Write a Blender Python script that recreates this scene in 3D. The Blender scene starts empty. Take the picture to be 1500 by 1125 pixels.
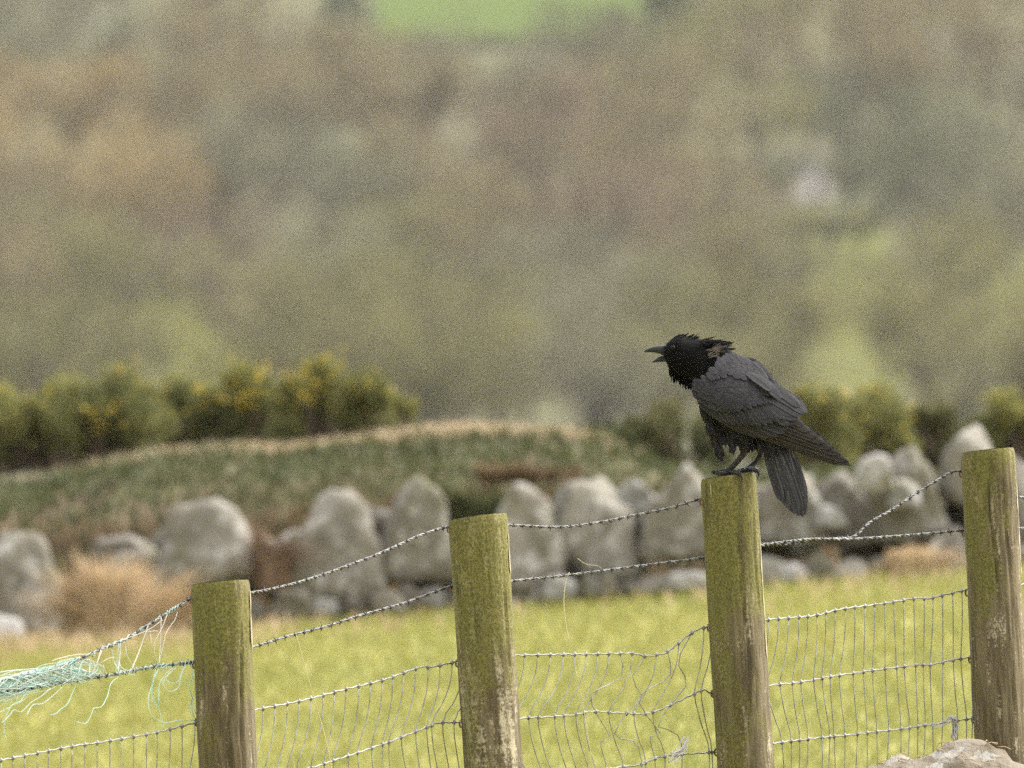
import bpy, math, random
import numpy as np
from mathutils import Vector, Matrix, noise as mnoise
R = math.radians
random.seed(7); rng = np.random.default_rng(11)
sc = bpy.context.scene
C = sc.collection

# ------------------------------------------------------------------ camera, sky, sun, exposure
CZ = 1.6                      # eye height
FPX = 34000.0                 # focal length in pixels of a 1500 px wide frame
FOCUS = 40.15
cam_d = bpy.data.cameras.new('camera'); cam = bpy.data.objects.new('camera', cam_d); C.objects.link(cam)
cam.location = (0, 0, CZ); cam.rotation_euler = (R(90), 0, 0)
cam_d.sensor_width = 36; cam_d.lens = 36 * FPX / 1500
cam_d.clip_start = 0.5; cam_d.clip_end = 9000
cam_d.dof.use_dof = True; cam_d.dof.focus_distance = FOCUS
cam_d.dof.aperture_fstop = cam_d.lens / 46.0
sc.camera = cam

SUN_EL, SUN_AZ = 50, 62       # azimuth measured from +Y (view direction) towards +X (right)
w = bpy.data.worlds.new('World'); sc.world = w; w.use_nodes = True
nt = w.node_tree; bg = nt.nodes['Background']
sky = nt.nodes.new('ShaderNodeTexSky'); sky.sky_type = 'NISHITA'; sky.sun_disc = False
sky.sun_elevation = R(SUN_EL); sky.sun_rotation = R(SUN_AZ)
sky.air_density = 1.0; sky.dust_density = 6.0; sky.ozone_density = 1.0
hsv = nt.nodes.new('ShaderNodeHueSaturation'); hsv.inputs['Saturation'].default_value = 0.10
nt.links.new(sky.outputs[0], hsv.inputs['Color']); nt.links.new(hsv.outputs[0], bg.inputs['Color'])
bg.inputs['Strength'].default_value = 0.15
sun_d = bpy.data.lights.new('sun', 'SUN'); sun_d.energy = 0.6; sun_d.angle = R(50); sun_d.color = (1, .93, .82)
sun = bpy.data.objects.new('sun', sun_d); C.objects.link(sun)
sd = Vector((math.sin(R(SUN_AZ)) * math.cos(R(SUN_EL)), math.cos(R(SUN_AZ)) * math.cos(R(SUN_EL)), math.sin(R(SUN_EL))))
sun.rotation_euler = (-sd).to_track_quat('-Z', 'Y').to_euler(); sun.location = (20, 10, 60)
sc.view_settings.view_transform = 'Standard'; sc.view_settings.look = 'None'
sc.view_settings.exposure = 2.5; sc.view_settings.gamma = 1.0
sc.render.engine = 'CYCLES'
sc.cycles.use_denoising = False; sc.cycles.sample_clamp_indirect = .2; sc.cycles.sample_clamp_direct = .3
sc.cycles.max_bounces = 6; sc.cycles.volume_bounces = 0
sc.render.filter_size = 1.6

# ------------------------------------------------------------------ helpers
def P(px, py, Y):
    return np.array([(px - 750) * Y / FPX, Y, CZ - (py - 562.5) * Y / FPX])

def unit(v):
    v = np.asarray(v, float); n = np.linalg.norm(v, axis=-1, keepdims=True); return v / np.maximum(n, 1e-9)

class MB:
    def __init__(s): s.v = []; s.uv = []; s.r = []; s.p = []; s.pm = []; s.n = 0
    def add(s, v, polys, uv=None, r=0.5, m=0):
        v = np.asarray(v, float).reshape(-1, 3); k = len(v)
        s.v.append(v); s.uv.append(np.zeros((k, 2)) if uv is None else np.asarray(uv, float).reshape(-1, 2))
        s.r.append(np.broadcast_to(np.asarray(r, float), (k,)).copy())
        for q in polys:
            q = np.asarray(q, int)
            if len(q): s.p.append(q + s.n); s.pm.append(np.broadcast_to(np.asarray(m), (len(q),)).copy())
        s.n += k
    def grid(s, pts, close=False, **kw):          # pts (a,b,3)
        a, b = pts.shape[:2]
        i = np.arange(a - 1)[:, None]; j = np.arange(b if close else b - 1)[None, :]; j2 = (j + 1) % b
        q = np.stack([i * b + j, i * b + j2, (i + 1) * b + j2, (i + 1) * b + j], -1).reshape(-1, 4)
        s.add(pts.reshape(-1, 3), [q], **kw)
    def tube(s, pts, rad, seg=6, cap=True, r=0.5, m=0):
        pts = np.asarray(pts, float); n = len(pts); rad = np.broadcast_to(np.asarray(rad, float), (n,))
        t = unit(np.gradient(pts, axis=0)); ref = np.array([0, 0, 1.0])
        if abs(t[0] @ ref) > .9: ref = np.array([0, 1.0, 0])
        u = unit(np.cross(t[0], ref)); U = []
        for k in range(n):
            u = unit(u - t[k] * (u @ t[k])); U.append(u)
        U = np.array(U); W = np.cross(t, U)
        a = np.arange(seg) * 2 * math.pi / seg
        ring = pts[:, None] + rad[:, None, None] * (np.cos(a)[None, :, None] * U[:, None] + np.sin(a)[None, :, None] * W[:, None])
        if cap:
            ring = np.concatenate([np.repeat(pts[:1, None], seg, 1) * .999 + ring[:1] * .001, ring, np.repeat(pts[-1:, None], seg, 1) * .999 + ring[-1:] * .001])
        s.grid(ring, close=True, r=r, m=m)
    def build(s, name, mats, parent=None, smooth=True, loc=None):
        v = np.concatenate(s.v); me = bpy.data.meshes.new(name)
        if loc is not None: v = v - np.asarray(loc)
        me.vertices.add(len(v)); me.vertices.foreach_set('co', v.astype(np.float32).ravel())
        lv = np.concatenate([q.ravel() for q in s.p]); tot = np.concatenate([np.full(len(q), q.shape[1]) for q in s.p])
        st = np.concatenate([[0], np.cumsum(tot)[:-1]])
        me.loops.add(len(lv)); me.loops.foreach_set('vertex_index', lv.astype(np.int32))
        me.polygons.add(len(tot)); me.polygons.foreach_set('loop_start', st.astype(np.int32))
        me.polygons.foreach_set('material_index', np.concatenate(s.pm).astype(np.int32))
        me.update(calc_edges=True)
        uvl = me.uv_layers.new(name='UVMap'); uvl.data.foreach_set('uv', np.concatenate(s.uv)[lv].astype(np.float32).ravel())
        at = me.attributes.new('rnd', 'FLOAT', 'POINT'); at.data.foreach_set('value', np.concatenate(s.r).astype(np.float32))
        me.polygons.foreach_set('use_smooth', np.full(len(tot), smooth))
        for m_ in (mats if isinstance(mats, (list, tuple)) else [mats]): me.materials.append(m_)
        me.update()
        o = bpy.data.objects.new(name, me); C.objects.link(o)
        if parent is not None: o.parent = parent
        if loc is not None: o.location = loc
        return o

def tag(o, label=None, cat=None, group=None, kind=None):
    if label: o['label'] = label
    if cat: o['category'] = cat
    if group: o['group'] = group
    if kind: o['kind'] = kind
    return o
def empty(name, loc, *a, **k):
    o = bpy.data.objects.new(name, None); C.objects.link(o); o.location = loc; o.empty_display_size = .1
    return tag(o, *a, **k)

def catmull(pts, n):
    pts = np.asarray(pts, float); m = len(pts)
    d = np.concatenate([[0], np.cumsum(np.linalg.norm(np.diff(pts, axis=0), axis=1))])
    ext = np.vstack([2 * pts[0] - pts[1], pts, 2 * pts[-1] - pts[-2]])
    out = []
    for s_ in np.linspace(0, d[-1], n):
        k = min(max(np.searchsorted(d, s_, side='right') - 1, 0), m - 2)
        t = (s_ - d[k]) / max(d[k + 1] - d[k], 1e-9)
        p0, p1, p2, p3 = ext[k], ext[k + 1], ext[k + 2], ext[k + 3]
        out.append(.5 * (2 * p1 + (p2 - p0) * t + (2 * p0 - 5 * p1 + 4 * p2 - p3) * t * t + (3 * p1 - p0 - 3 * p2 + p3) * t ** 3))
    return np.array(out)

def fbm(p, sc_, oct_=4):
    return mnoise.fractal(Vector(p) * sc_, 1.0, 2.0, oct_)

# ------------------------------------------------------------------ materials
class Mat:
    def __init__(s, name, rough=.8, spec=.3):
        s.m = bpy.data.materials.new(name); s.m.use_nodes = True; s.t = s.m.node_tree
        s.b = s.t.nodes['Principled BSDF']; s.b.inputs['Roughness'].default_value = rough
        s.b.inputs['Specular IOR Level'].default_value = spec
        s.out = s.t.nodes['Material Output']
    def n(s, typ, **kw):
        x = s.t.nodes.new(typ)
        for k, v in kw.items(): setattr(x, k, v)
        return x
    def link(s, a, b): s.t.links.new(a, b)
    def coord(s, which='Object', scale=(1, 1, 1), loc=(0, 0, 0)):
        c = s.n('ShaderNodeTexCoord'); mp = s.n('ShaderNodeMapping')
        mp.inputs['Scale'].default_value = scale; mp.inputs['Location'].default_value = loc
        s.link(c.outputs[which], mp.inputs[0]); return mp.outputs[0]
    def pos(s): return s.n('ShaderNodeNewGeometry').outputs['Position']
    def noise(s, co, scale, detail=4, rough=.6, dist=0):
        x = s.n('ShaderNodeTexNoise'); x.inputs['Scale'].default_value = scale; x.inputs['Detail'].default_value = detail
        x.inputs['Roughness'].default_value = rough; x.inputs['Distortion'].default_value = dist
        s.link(co, x.inputs['Vector']); return x.outputs['Fac']
    def ramp(s, f, stops):
        x = s.n('ShaderNodeValToRGB'); e = x.color_ramp.elements
        while len(e) < len(stops): e.new(.5)
        for q, (p, c) in zip(e, stops):
            q.position = p; q.color = (*c, 1) if len(c) == 3 else c
        s.link(f, x.inputs[0]); return x.outputs[0]
    def g(s, f, a, b):           # smooth step to 0..1
        x = s.n('ShaderNodeMapRange'); x.interpolation_type = 'SMOOTHSTEP'
        x.inputs[1].default_value = a; x.inputs[2].default_value = b
        s.link(f, x.inputs[0]); return x.outputs[0]
    def mix(s, f, a, b, mode='MIX'):
        x = s.n('ShaderNodeMix', data_type='RGBA', blend_type=mode)
        if isinstance(f, (int, float)): x.inputs[0].default_value = f
        else: s.link(f, x.inputs[0])
        for i, c in ((6, a), (7, b)):
            if isinstance(c, tuple): x.inputs[i].default_value = (*c, 1)
            else: s.link(c, x.inputs[i])
        return x.outputs[2]
    def math(s, op, a, b=None, c=None):
        x = s.n('ShaderNodeMath', operation=op)
        for i, q in enumerate((a, b, c)):
            if q is None: continue
            if isinstance(q, (int, float)): x.inputs[i].default_value = q
            else: s.link(q, x.inputs[i])
        return x.outputs[0]
    def attr(s, name='rnd'):
        x = s.n('ShaderNodeAttribute'); x.attribute_name = name; return x.outputs['Fac']
    def sep(s, v):
        x = s.n('ShaderNodeSeparateXYZ'); s.link(v, x.inputs[0]); return x.outputs
    def col(s, c):
        if isinstance(c, tuple): s.b.inputs['Base Color'].default_value = (*c, 1)
        else: s.link(c, s.b.inputs['Base Color'])
    def bump(s, h, strength=.5, dist=.01):
        x = s.n('ShaderNodeBump'); x.inputs['Strength'].default_value = strength; x.inputs['Distance'].default_value = dist
        s.link(h, x.inputs['Height']); s.link(x.outputs[0], s.b.inputs['Normal'])

def foliage_mat(name, stops, rough=.8, trans=.25, nscale=None):
    m = Mat(name, rough, .2)
    f = m.attr()
    if nscale:
        f = m.math('ADD', m.math('MULTIPLY', f, .55), m.math('MULTIPLY', m.g(m.noise(m.pos(), nscale, 3), .3, .7), .45))
    m.col(m.ramp(f, stops))
    if trans:
        tr = m.n('ShaderNodeBsdfTranslucent'); mx = m.n('ShaderNodeMixShader'); mx.inputs[0].default_value = trans
        lk = m.b.inputs['Base Color'].links[0].from_socket
        m.link(lk, tr.inputs[0]); m.link(m.b.outputs[0], mx.inputs[1]); m.link(tr.outputs[0], mx.inputs[2]); m.link(mx.outputs[0], m.out.inputs[0])
    return m.m

# grass field (sheet under the blades)
m = Mat('field_soil_and_grass', .95, .1)
a = m.noise(m.pos(), 1.3, 5, .6); b_ = m.noise(m.pos(), 14, 4, .6)
c = m.mix(m.g(a, .35, .65), (.15, .154, .030), (.205, .190, .045))
m.col(m.mix(m.g(b_, .45, .75), c, (.29, .235, .11))); M_field = m.m
M_blade = foliage_mat('field_grass_blades', [(0, (.138, .145, .037)), (.5, (.178, .177, .046)), (.85, (.222, .202, .054)), (1, (.295, .235, .080))], .75, .3, .9)
# far hillside
m = Mat('far_hillside_land', .95, .05)
p = m.pos(); a = m.noise(p, .035, 4, .6); b_ = m.noise(p, .12, 4, .6)
c = m.mix(m.g(a, .35, .6), (0.0440, 0.0448, 0.0224), (0.0680, 0.0656, 0.0288))
m.col(m.mix(m.g(b_, .5, .7), c, (0.0680, 0.0544, 0.0368))); M_hill = m.m
m = Mat('far_pasture', .95, .05); a = m.noise(m.pos(), .08, 4)
m.col(m.mix(a, (0.0266, 0.0422, 0.0018), (0.0354, 0.0517, 0.0023))); M_pasture = m.m
m = Mat('rough_meadow', .95, .05); a = m.noise(m.pos(), .2, 4)
m.col(m.mix(m.g(a, .35, .65), (0.0534, 0.0577, 0.0113), (0.0734, 0.0713, 0.0154))); M_meadow = m.m
# bank
m = Mat('bank_earth', .95, .1); p = m.pos()
a = m.noise(p, 3.0, 5, .6); z = m.noise(p, 9, 4)
c = m.mix(m.g(a, .42, .6), (.055, .052, .022), (.065, .046, .027))
m.col(m.mix(m.g(z, .55, .75), c, (.075, .066, .028))); M_bank = m.m
M_bankgrass = foliage_mat('bank_green_grass', [(0, (0.0239, 0.0256, 0.0101)), (.5, (0.0440, 0.0499, 0.0170)), (.85, (0.0691, 0.0741, 0.0251)), (1, (0.1037, 0.0875, 0.0377))], .8, .25, 2.5)
M_bankdead = foliage_mat('dead_bank_growth', [(0, (0.0455, 0.0325, 0.0168)), (.5, (0.0975, 0.0688, 0.0360)), (1, (0.1950, 0.1250, 0.0660))], .85, .15, 3)
M_straw = foliage_mat('dry_straw', [(0, (.24, .17, .09)), (.6, (.40, .30, .18)), (1, (.50, .41, .28))], .8, .3)
M_tangrass = foliage_mat('dead_tan_grass', [(0, (0.2652, 0.1943, 0.1131)), (.5, (0.4212, 0.3042, 0.1791)), (1, (0.5616, 0.4394, 0.2828))], .85, .2, 5)
M_bracken = foliage_mat('russet_bracken', [(0, (.075, .050, .033)), (.5, (.150, .094, .060)), (1, (.23, .155, .10))], .85, .2)
# gorse
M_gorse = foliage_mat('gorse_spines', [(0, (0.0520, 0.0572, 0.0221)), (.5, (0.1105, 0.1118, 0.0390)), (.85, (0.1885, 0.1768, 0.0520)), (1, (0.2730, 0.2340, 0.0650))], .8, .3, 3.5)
M_gorse_stem = foliage_mat('gorse_stems', [(0, (.05, .038, .026)), (1, (.13, .095, .065))], .9, 0)
M_flower = foliage_mat('gorse_flowers', [(0, (.34, .25, .03)), (1, (.52, .38, .05))], .7, .25)
M_darkshrub = foliage_mat('dark_shrub_leaves', [(0, (.04, .044, .018)), (.6, (.085, .085, .034)), (1, (.14, .125, .05))], .8, .15, 4)
# stones
def stone_mat(name, a_, b2, lich, moss=.5):
    m = Mat(name, .92, .2); co = m.coord('Object')
    oi = m.n('ShaderNodeObjectInfo').outputs['Random']
    v = m.n('ShaderNodeVectorMath', operation='ADD'); m.link(co, v.inputs[0])
    cb = m.n('ShaderNodeCombineXYZ'); m.link(m.math('MULTIPLY', oi, 37.0), cb.inputs[0]); m.link(cb.outputs[0], v.inputs[1]); co = v.outputs[0]
    n1 = m.noise(co, 9, 6, .65); n2 = m.noise(co, 20, 5, .6); n3 = m.noise(co, 6, 4, .5); n4 = m.noise(co, 70, 4, .7)
    c = m.mix(m.g(n1, .35, .65), a_, b2)
    c = m.mix(m.g(n2, .54, .62), c, lich)
    c = m.mix(m.math('MULTIPLY', m.g(n3, .52, .68), moss), c, (.075, .072, .030))
    c = m.mix(m.math('MULTIPLY', m.g(n4, .5, .8), .5), c, (.05, .045, .04))
    m.col(c); m.bump(m.math('ADD', n1, m.math('MULTIPLY', n4, .4)), .7, .02); return m.m
M_stone = stone_mat('grey_granite', (0.1074, 0.0952, 0.0732), (0.1647, 0.1488, 0.1208), (0.2562, 0.2440, 0.2135))
M_stone_w = stone_mat('white_quartz', (0.2550, 0.2380, 0.2125), (0.3910, 0.3740, 0.3485), (0.4930, 0.4760, 0.4505), .15)
M_stone_d = stone_mat('dark_stone', (.058, .050, .038), (.088, .078, .062), (.13, .12, .10))
M_rock = stone_mat('lichened_rock', (.105, .085, .060), (.16, .137, .107), (.235, .22, .19), .35)
# wood posts
m = Mat('weathered_mossy_wood', .93, .15)
co = m.coord('Object'); oi = m.n('ShaderNodeObjectInfo').outputs['Random']
cb = m.n('ShaderNodeCombineXYZ'); m.link(m.math('MULTIPLY', oi, 23.0), cb.inputs[0]); m.link(m.math('MULTIPLY', oi, 11.0), cb.inputs[2])
def offs(scale):
    mp = m.n('ShaderNodeMapping'); mp.inputs['Scale'].default_value = scale; m.link(co, mp.inputs[0])
    v = m.n('ShaderNodeVectorMath', operation='ADD'); m.link(mp.outputs[0], v.inputs[0]); m.link(cb.outputs[0], v.inputs[1]); return v.outputs[0]
st = m.noise(offs((1, 1, .10)), 95, 5, .7)         # fine vertical grain
st2 = m.noise(offs((1, 1, .22)), 42, 5, .65)
bl = m.noise(offs((1, 1, .45)), 16, 4, .6)
fine = m.noise(offs((1, 1, .8)), 260, 3, .7)
ring = m.noise(offs((.12, .12, 1)), 120, 3, .6)   # lathe ripple marks across the post
ocol = m.n('ShaderNodeSeparateColor'); m.link(m.n('ShaderNodeObjectInfo').outputs['Color'], ocol.inputs[0])
xyz = m.sep(co)
wood = m.mix(m.g(st, .35, .65), (.056, .043, .023), (.125, .100, .060))
lich = m.math('MULTIPLY', m.g(m.math('ADD', m.math('ADD', m.math('MULTIPLY', st2, .62), m.math('MULTIPLY', fine, .28)), m.math('MULTIPLY', m.math('MULTIPLY', ring, ocol.outputs[1]), .34)), .545, .625), .8)
wood = m.mix(lich, wood, (.34, .295, .20))
# algae: strongest near the top and on the weather (left) side; fades downwards
ocol = m.n('ShaderNodeSeparateColor'); m.link(m.n('ShaderNodeObjectInfo').outputs['Color'], ocol.inputs[0])
h = m.math('ADD', m.math('SUBTRACT', ocol.outputs[0], .3), m.math('ADD', m.math('MULTIPLY', m.g(xyz[2], -.46, -.02), .60), m.math('ADD', .07, m.math('MULTIPLY', m.g(xyz[0], .045, -.05), .16))))
al = m.g(m.math('ADD', h, m.math('MULTIPLY', m.math('SUBTRACT', bl, .5), 2.2)), .30, .82)
alc = m.mix(m.g(fine, .35, .65), (.060, .057, .013), (.135, .124, .033))
alc = m.mix(m.g(st2, .55, .75), alc, (.085, .070, .022))
wood = m.mix(m.math('MULTIPLY', al, .80), wood, alc)
drk = m.g(m.noise(offs((1, 1, .16)), 30, 5, .7), .535, .66)
wood = m.mix(m.math('MULTIPLY', drk, .62), wood, (.030, .023, .012))
m.col(wood); m.bump(m.math('ADD', st, m.math('MULTIPLY', fine, .5)), .7, .004); M_post = m.m
m = Mat('pale_strip', .9, .15); m.col(m.mix(m.noise(m.coord('Object', (1, 1, .1)), 120, 4), (.24, .20, .13), (.36, .30, .20))); M_palestrip = m.m
m = Mat('dark_crack', .95, .05); m.col((.018, .013, .008)); M_crack = m.m
m = Mat('post_top_algae', .95, .1); m.col(m.mix(m.noise(m.coord(), 120, 4), (.13, .125, .02), (.26, .235, .07))); M_posttop = m.m
# wire
m = Mat('galvanised_wire', .45, .5); m.b.inputs['Metallic'].default_value = .55
m.col(m.mix(m.g(m.noise(m.pos(), 60, 4), .4, .65), (.22, .22, .20), (.13, .115, .10))); M_wire = m.m
m = Mat('weathered_barbed_wire', .5, .5); m.b.inputs['Metallic'].default_value = .5
m.col(m.mix(m.g(m.noise(m.pos(), 90, 4), .4, .6), (.19, .19, .18), (.075, .065, .055))); M_barb = m.m
m = Mat('dark_barbs', .55, .4); m.b.inputs['Metallic'].default_value = .3; m.col((.03, .028, .027)); M_barbs = m.m
m = Mat('rusty_staple', .8, .3); m.col((.10, .05, .03)); M_rust = m.m
# twine
M_twine = foliage_mat('turquoise_twine', [(0, (0.3910, 0.5750, 0.5175)), (.6, (0.5060, 0.6555, 0.6038)), (1, (0.6440, 0.7130, 0.6670))], .7, .3)
M_twine_w = foliage_mat('bleached_twine', [(0, (0.5750, 0.5520, 0.4945)), (1, (0.7130, 0.6785, 0.6325))], .7, .3)
M_wool = foliage_mat('white_wool', [(0, (.45, .43, .40)), (1, (.60, .58, .55))], .9, .3)
M_stalk = foliage_mat('dry_stalk', [(0, (.46, .40, .20)), (1, (.55, .50, .30))], .7, .2)
# trees
def twig(name, c1, c2, c3): return foliage_mat(name, [(0, c1), (.5, c2), (1, c3)], .9, .1)
TW = {
 'brown':  twig('brown_twigs', (0.0883, 0.0696, 0.0332), (0.1359, 0.1077, 0.0527), (0.1950, 0.1617, 0.0794)),
 'mauve':  twig('mauve_twigs', (0.0835, 0.0614, 0.0364), (0.1257, 0.0943, 0.0553), (0.1718, 0.1369, 0.0806)),
 'orange': twig('orange_brown_twigs', (0.1359, 0.0960, 0.0397), (0.2010, 0.1430, 0.0592), (0.2726, 0.2087, 0.0911)),
 'grey':   twig('grey_twigs', (0.0708, 0.0666, 0.0397), (0.1184, 0.1127, 0.0651), (0.1776, 0.1675, 0.0950)),
 'olive':  twig('olive_twigs', (0.0817, 0.0735, 0.0279), (0.1257, 0.1157, 0.0418), (0.1807, 0.1656, 0.0605)),
 'lime':   twig('yellow_green_twigs', (0.1131, 0.1126, 0.0326), (0.1650, 0.1594, 0.0442), (0.2200, 0.2032, 0.0605)),
 'green':  twig('dark_green_needles', (0.0359, 0.0500, 0.0176), (0.0591, 0.0793, 0.0267), (0.0883, 0.1077, 0.0397)),
 'dark':   twig('dark_grey_green_twigs', (0.0495, 0.0530, 0.0286), (0.0806, 0.0832, 0.0443), (0.1184, 0.1195, 0.0638)),
}
M_bark = foliage_mat('bark', [(0, (.035, .030, .024)), (1, (.075, .062, .048))], .95, 0)
# bird
def feather_mat(name, c1, c2, edge, rough=.75, spec=.02, sheen=.0, dark=.35):
    m = Mat(name, rough, spec)
    uv = m.n('ShaderNodeUVMap').outputs[0]; x = m.sep(uv)
    c = m.mix(m.attr(), c1, c2)
    ax = m.math('ABSOLUTE', x[0])
    barb = m.n('ShaderNodeTexWave'); barb.inputs['Scale'].default_value = 5; barb.inputs['Distortion'].default_value = 1.5; barb.inputs['Detail'].default_value = 3
    cb = m.n('ShaderNodeCombineXYZ'); m.link(m.math('SUBTRACT', m.math('MULTIPLY', x[1], 2.2), m.math('MULTIPLY', ax, .8)), cb.inputs[0]); m.link(m.math('MULTIPLY', m.attr(), 7.0), cb.inputs[1]); m.link(cb.outputs[0], barb.inputs['Vector'])
    c = m.mix(m.math('MULTIPLY', barb.outputs['Fac'], .35), c, c1)
    c = m.mix(m.math('MULTIPLY', m.g(ax, .40, .80), .45), c, edge); c = m.mix(m.math('MULTIPLY', m.g(ax, .80, .96), dark), c, (.003, .003, .003))  # dark rim paints the shade between overlapping feathers into the colour
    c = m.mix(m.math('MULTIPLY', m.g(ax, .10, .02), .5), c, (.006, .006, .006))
    nz = m.noise(m.pos(), 220, 3, .7); c = m.mix(m.math('MULTIPLY', m.g(nz, .45, .75), .35), c, edge)
    cs = m.n('ShaderNodeCombineXYZ'); m.link(m.math('MULTIPLY', x[0], 9.0), cs.inputs[0]); m.link(m.math('MULTIPLY', x[1], 1.6), cs.inputs[1]); m.link(m.math('MULTIPLY', m.attr(), 31.0), cs.inputs[2])
    c = m.mix(m.math('MULTIPLY', m.g(m.noise(cs.outputs[0], 1.0, 4, .7), .42, .62), .7), c, tuple(v * .35 for v in c1))
    m.col(c); m.bump(barb.outputs['Fac'], .25, .002)
    m.b.inputs['Sheen Weight'].default_value = sheen; m.b.inputs['Sheen Roughness'].default_value = .5
    return m.m
M_wing = feather_mat('charcoal_wing_feathers', (0.0212, 0.0202, 0.0219), (0.0360, 0.0344, 0.0366), (0.0591, 0.0566, 0.0590))
M_prim = feather_mat('brownish_flight_feathers', (0.0221, 0.0203, 0.0194), (0.0370, 0.0340, 0.0324), (0.0629, 0.0548, 0.0496), dark=.85)
M_body = feather_mat('charcoal_body_feathers', (0.0147, 0.0136, 0.0147), (0.0271, 0.0251, 0.0271), (0.0454, 0.0433, 0.0453))
M_tail = feather_mat('brightened_tail_feathers', (0.0325, 0.0306, 0.0309), (0.0523, 0.0500, 0.0503), (0.0829, 0.0778, 0.0747), dark=.7)  # brightened copy of the feather colour, makes up for weak light on the tail
M_head = feather_mat('black_head_feathers', (.0012, .0012, .0010), (.0026, .0025, .0020), (.005, .0045, .0036), .7, .02, .0)
M_down = feather_mat('pale_grey_brown_down', (0.0396, 0.0302, 0.0245), (0.1188, 0.0972, 0.0806), (0.1656, 0.1440, 0.1260), .9, .1, .2)
m = Mat('slate_horn', .5, .14); m.col(m.mix(m.noise(m.coord(), 300, 4), (.009, .009, .0092), (.020, .0197, .0193))); m.bump(m.noise(m.coord(), 500, 3), .3, .001); M_beak = m.m
m = Mat('mouth_lining', .5, .4); m.col((.055, .030, .030)); M_mouth = m.m
m = Mat('dark_eye', .35, .03); m.col((.006, .005, .004)); M_eye = m.m
m = Mat('scaly_black_skin', .55, .2); m.col(m.mix(m.noise(m.coord(), 400, 3), (.008, .0078, .0078), (.022, .021, .0205))); m.bump(m.noise(m.coord(), 350, 3), .6, .001); M_leg = m.m
m = Mat('whitewash', .9, .2); m.col(m.mix(m.noise(m.pos(), 2, 3), (.62, .55, .50), (.72, .66, .62))); M_white = m.m
m = Mat('grey_slate', .8, .2); m.col((.14, .14, .14)); M_slate = m.m

# ------------------------------------------------------------------ terrain
def G(x, Y):
    x = np.asarray(x, float); Y = np.asarray(Y, float)
    z = np.interp(Y, [-80, 0, 40, 57, 70, 76, 84, 100, 160, 300, 600, 800, 1000, 1500, 2600, 4200],
                     [-.5, 0, .25, .63, .93, .98, .6, -1, -8, -14, -13, -5, 1, 31, 110, 250])
    tl = .078 * 4 * np.tanh(x / 4) * np.interp(Y, [0, 25, 90, 160], [0, 1, 1, 0])
    return z + tl - .018 * np.exp(-((x - .0) / .9) ** 2) * np.interp(Y, [50, 65, 75], [0, 1, 1])

def sheet(name, xs, ys, mat, kind='structure', dz=0):
    X, Yv = np.meshgrid(xs, ys, indexing='xy'); Z = G(X, Yv) + dz
    mb = MB(); mb.grid(np.stack([X, Yv, Z], -1)); o = mb.build(name, mat); o['kind'] = kind; return o
xs = np.concatenate([np.linspace(-80, -8, 10), np.linspace(-7, 7, 57), np.linspace(8, 80, 10)])
sheet('grass_field', xs, np.concatenate([np.linspace(-80, 30, 12), np.linspace(32, 78, 70)]), M_field)
sheet('hillside', np.concatenate([np.linspace(-1500, -90, 16), np.linspace(-80, 80, 41), np.linspace(90, 1500, 16)]),
      np.concatenate([[78, 80, 82, 84, 88, 92, 96, 100, 120, 160, 220, 300, 450, 600, 700, 800], np.linspace(820, 1500, 35), [1800, 2200, 2600, 3400, 4200]]), M_hill)

def hill_Y(py):            # distance at which the hillside shows at height py
    lo, hi = 880.0, 2600.0
    for _ in range(50):
        mid = (lo + hi) / 2
        if 562.5 - (float(G(0, mid)) - CZ) / mid * FPX > py: lo = mid
        else: hi = mid
    return lo
def hill_patch(name, poly_px, mat, dz=.12):
    # rows of the patch from bottom to top: (py, px_left, px_right)
    rows = []
    for py, a_, b2 in poly_px:
        Yq = hill_Y(py); rows.append((Yq, (a_ - 750) * Yq / FPX, (b2 - 750) * Yq / FPX))
    pts = []
    for i in range(len(rows) - 1):
        for t in np.linspace(0, 1, 8, endpoint=(i == len(rows) - 2)):
            r_ = [rows[i][k] * (1 - t) + rows[i + 1][k] * t for k in range(3)]
            xx = np.linspace(r_[1], r_[2], 12) + rng.uniform(-.15, .15, 12); yy = np.full(12, r_[0])
            pts.append(np.stack([xx, yy, G(xx, yy) + dz], -1))
    mb = MB(); mb.grid(np.array(pts)); o = mb.build(name, mat); o['kind'] = 'structure'; return o
hill_patch('pasture', [(64, 560, 870), (44, 555, 925), (18, 552, 940), (-40, 550, 945), (-160, 545, 950)], M_pasture)
hill_patch('meadow', [(575, 1150, 1330), (480, 1155, 1320), (400, 1165, 1310), (310, 1180, 1290)], M_meadow)
hill_patch('meadow.001', [(480, 1420, 1600), (400, 1435, 1600), (340, 1470, 1600)], M_meadow)
hill_patch('meadow.002', [(560, 225, 330), (500, 235, 315), (430, 240, 305), (350, 262, 320)], M_meadow)

# field grass: short grazed blades
def blades(mb, base, h, lean, wid, rnd):
    n = len(base); a = rng.uniform(0, 2 * math.pi, n)
    side = np.stack([np.cos(a), np.sin(a), np.zeros(n)], -1) * wid[:, None]
    b2 = rng.uniform(0, 2 * math.pi, n); ln = np.stack([np.cos(b2), np.sin(b2), np.zeros(n)], -1) * (lean * h)[:, None]
    up = np.zeros((n, 3)); up[:, 2] = h
    v = np.stack([base - side, base + side, base + up * .6 + ln * .4 + side * .7, base + up * .6 + ln * .4 - side * .7, base + up + ln], 1)
    i = np.arange(n)[:, None] * 5
    mb.add(v.reshape(-1, 3), [i + np.array([[0, 1, 2, 3]]), i + np.array([[3, 2, 4]])], r=np.repeat(rnd, 5))
n = 90000
Yg = 37 + (70.6 - 37) * rng.random(n) ** .8; xg = rng.uniform(-1, 1, n) * (Yg * 750 / FPX + .45)
base = np.stack([xg, Yg, G(xg, Yg) - .004], -1)
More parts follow.
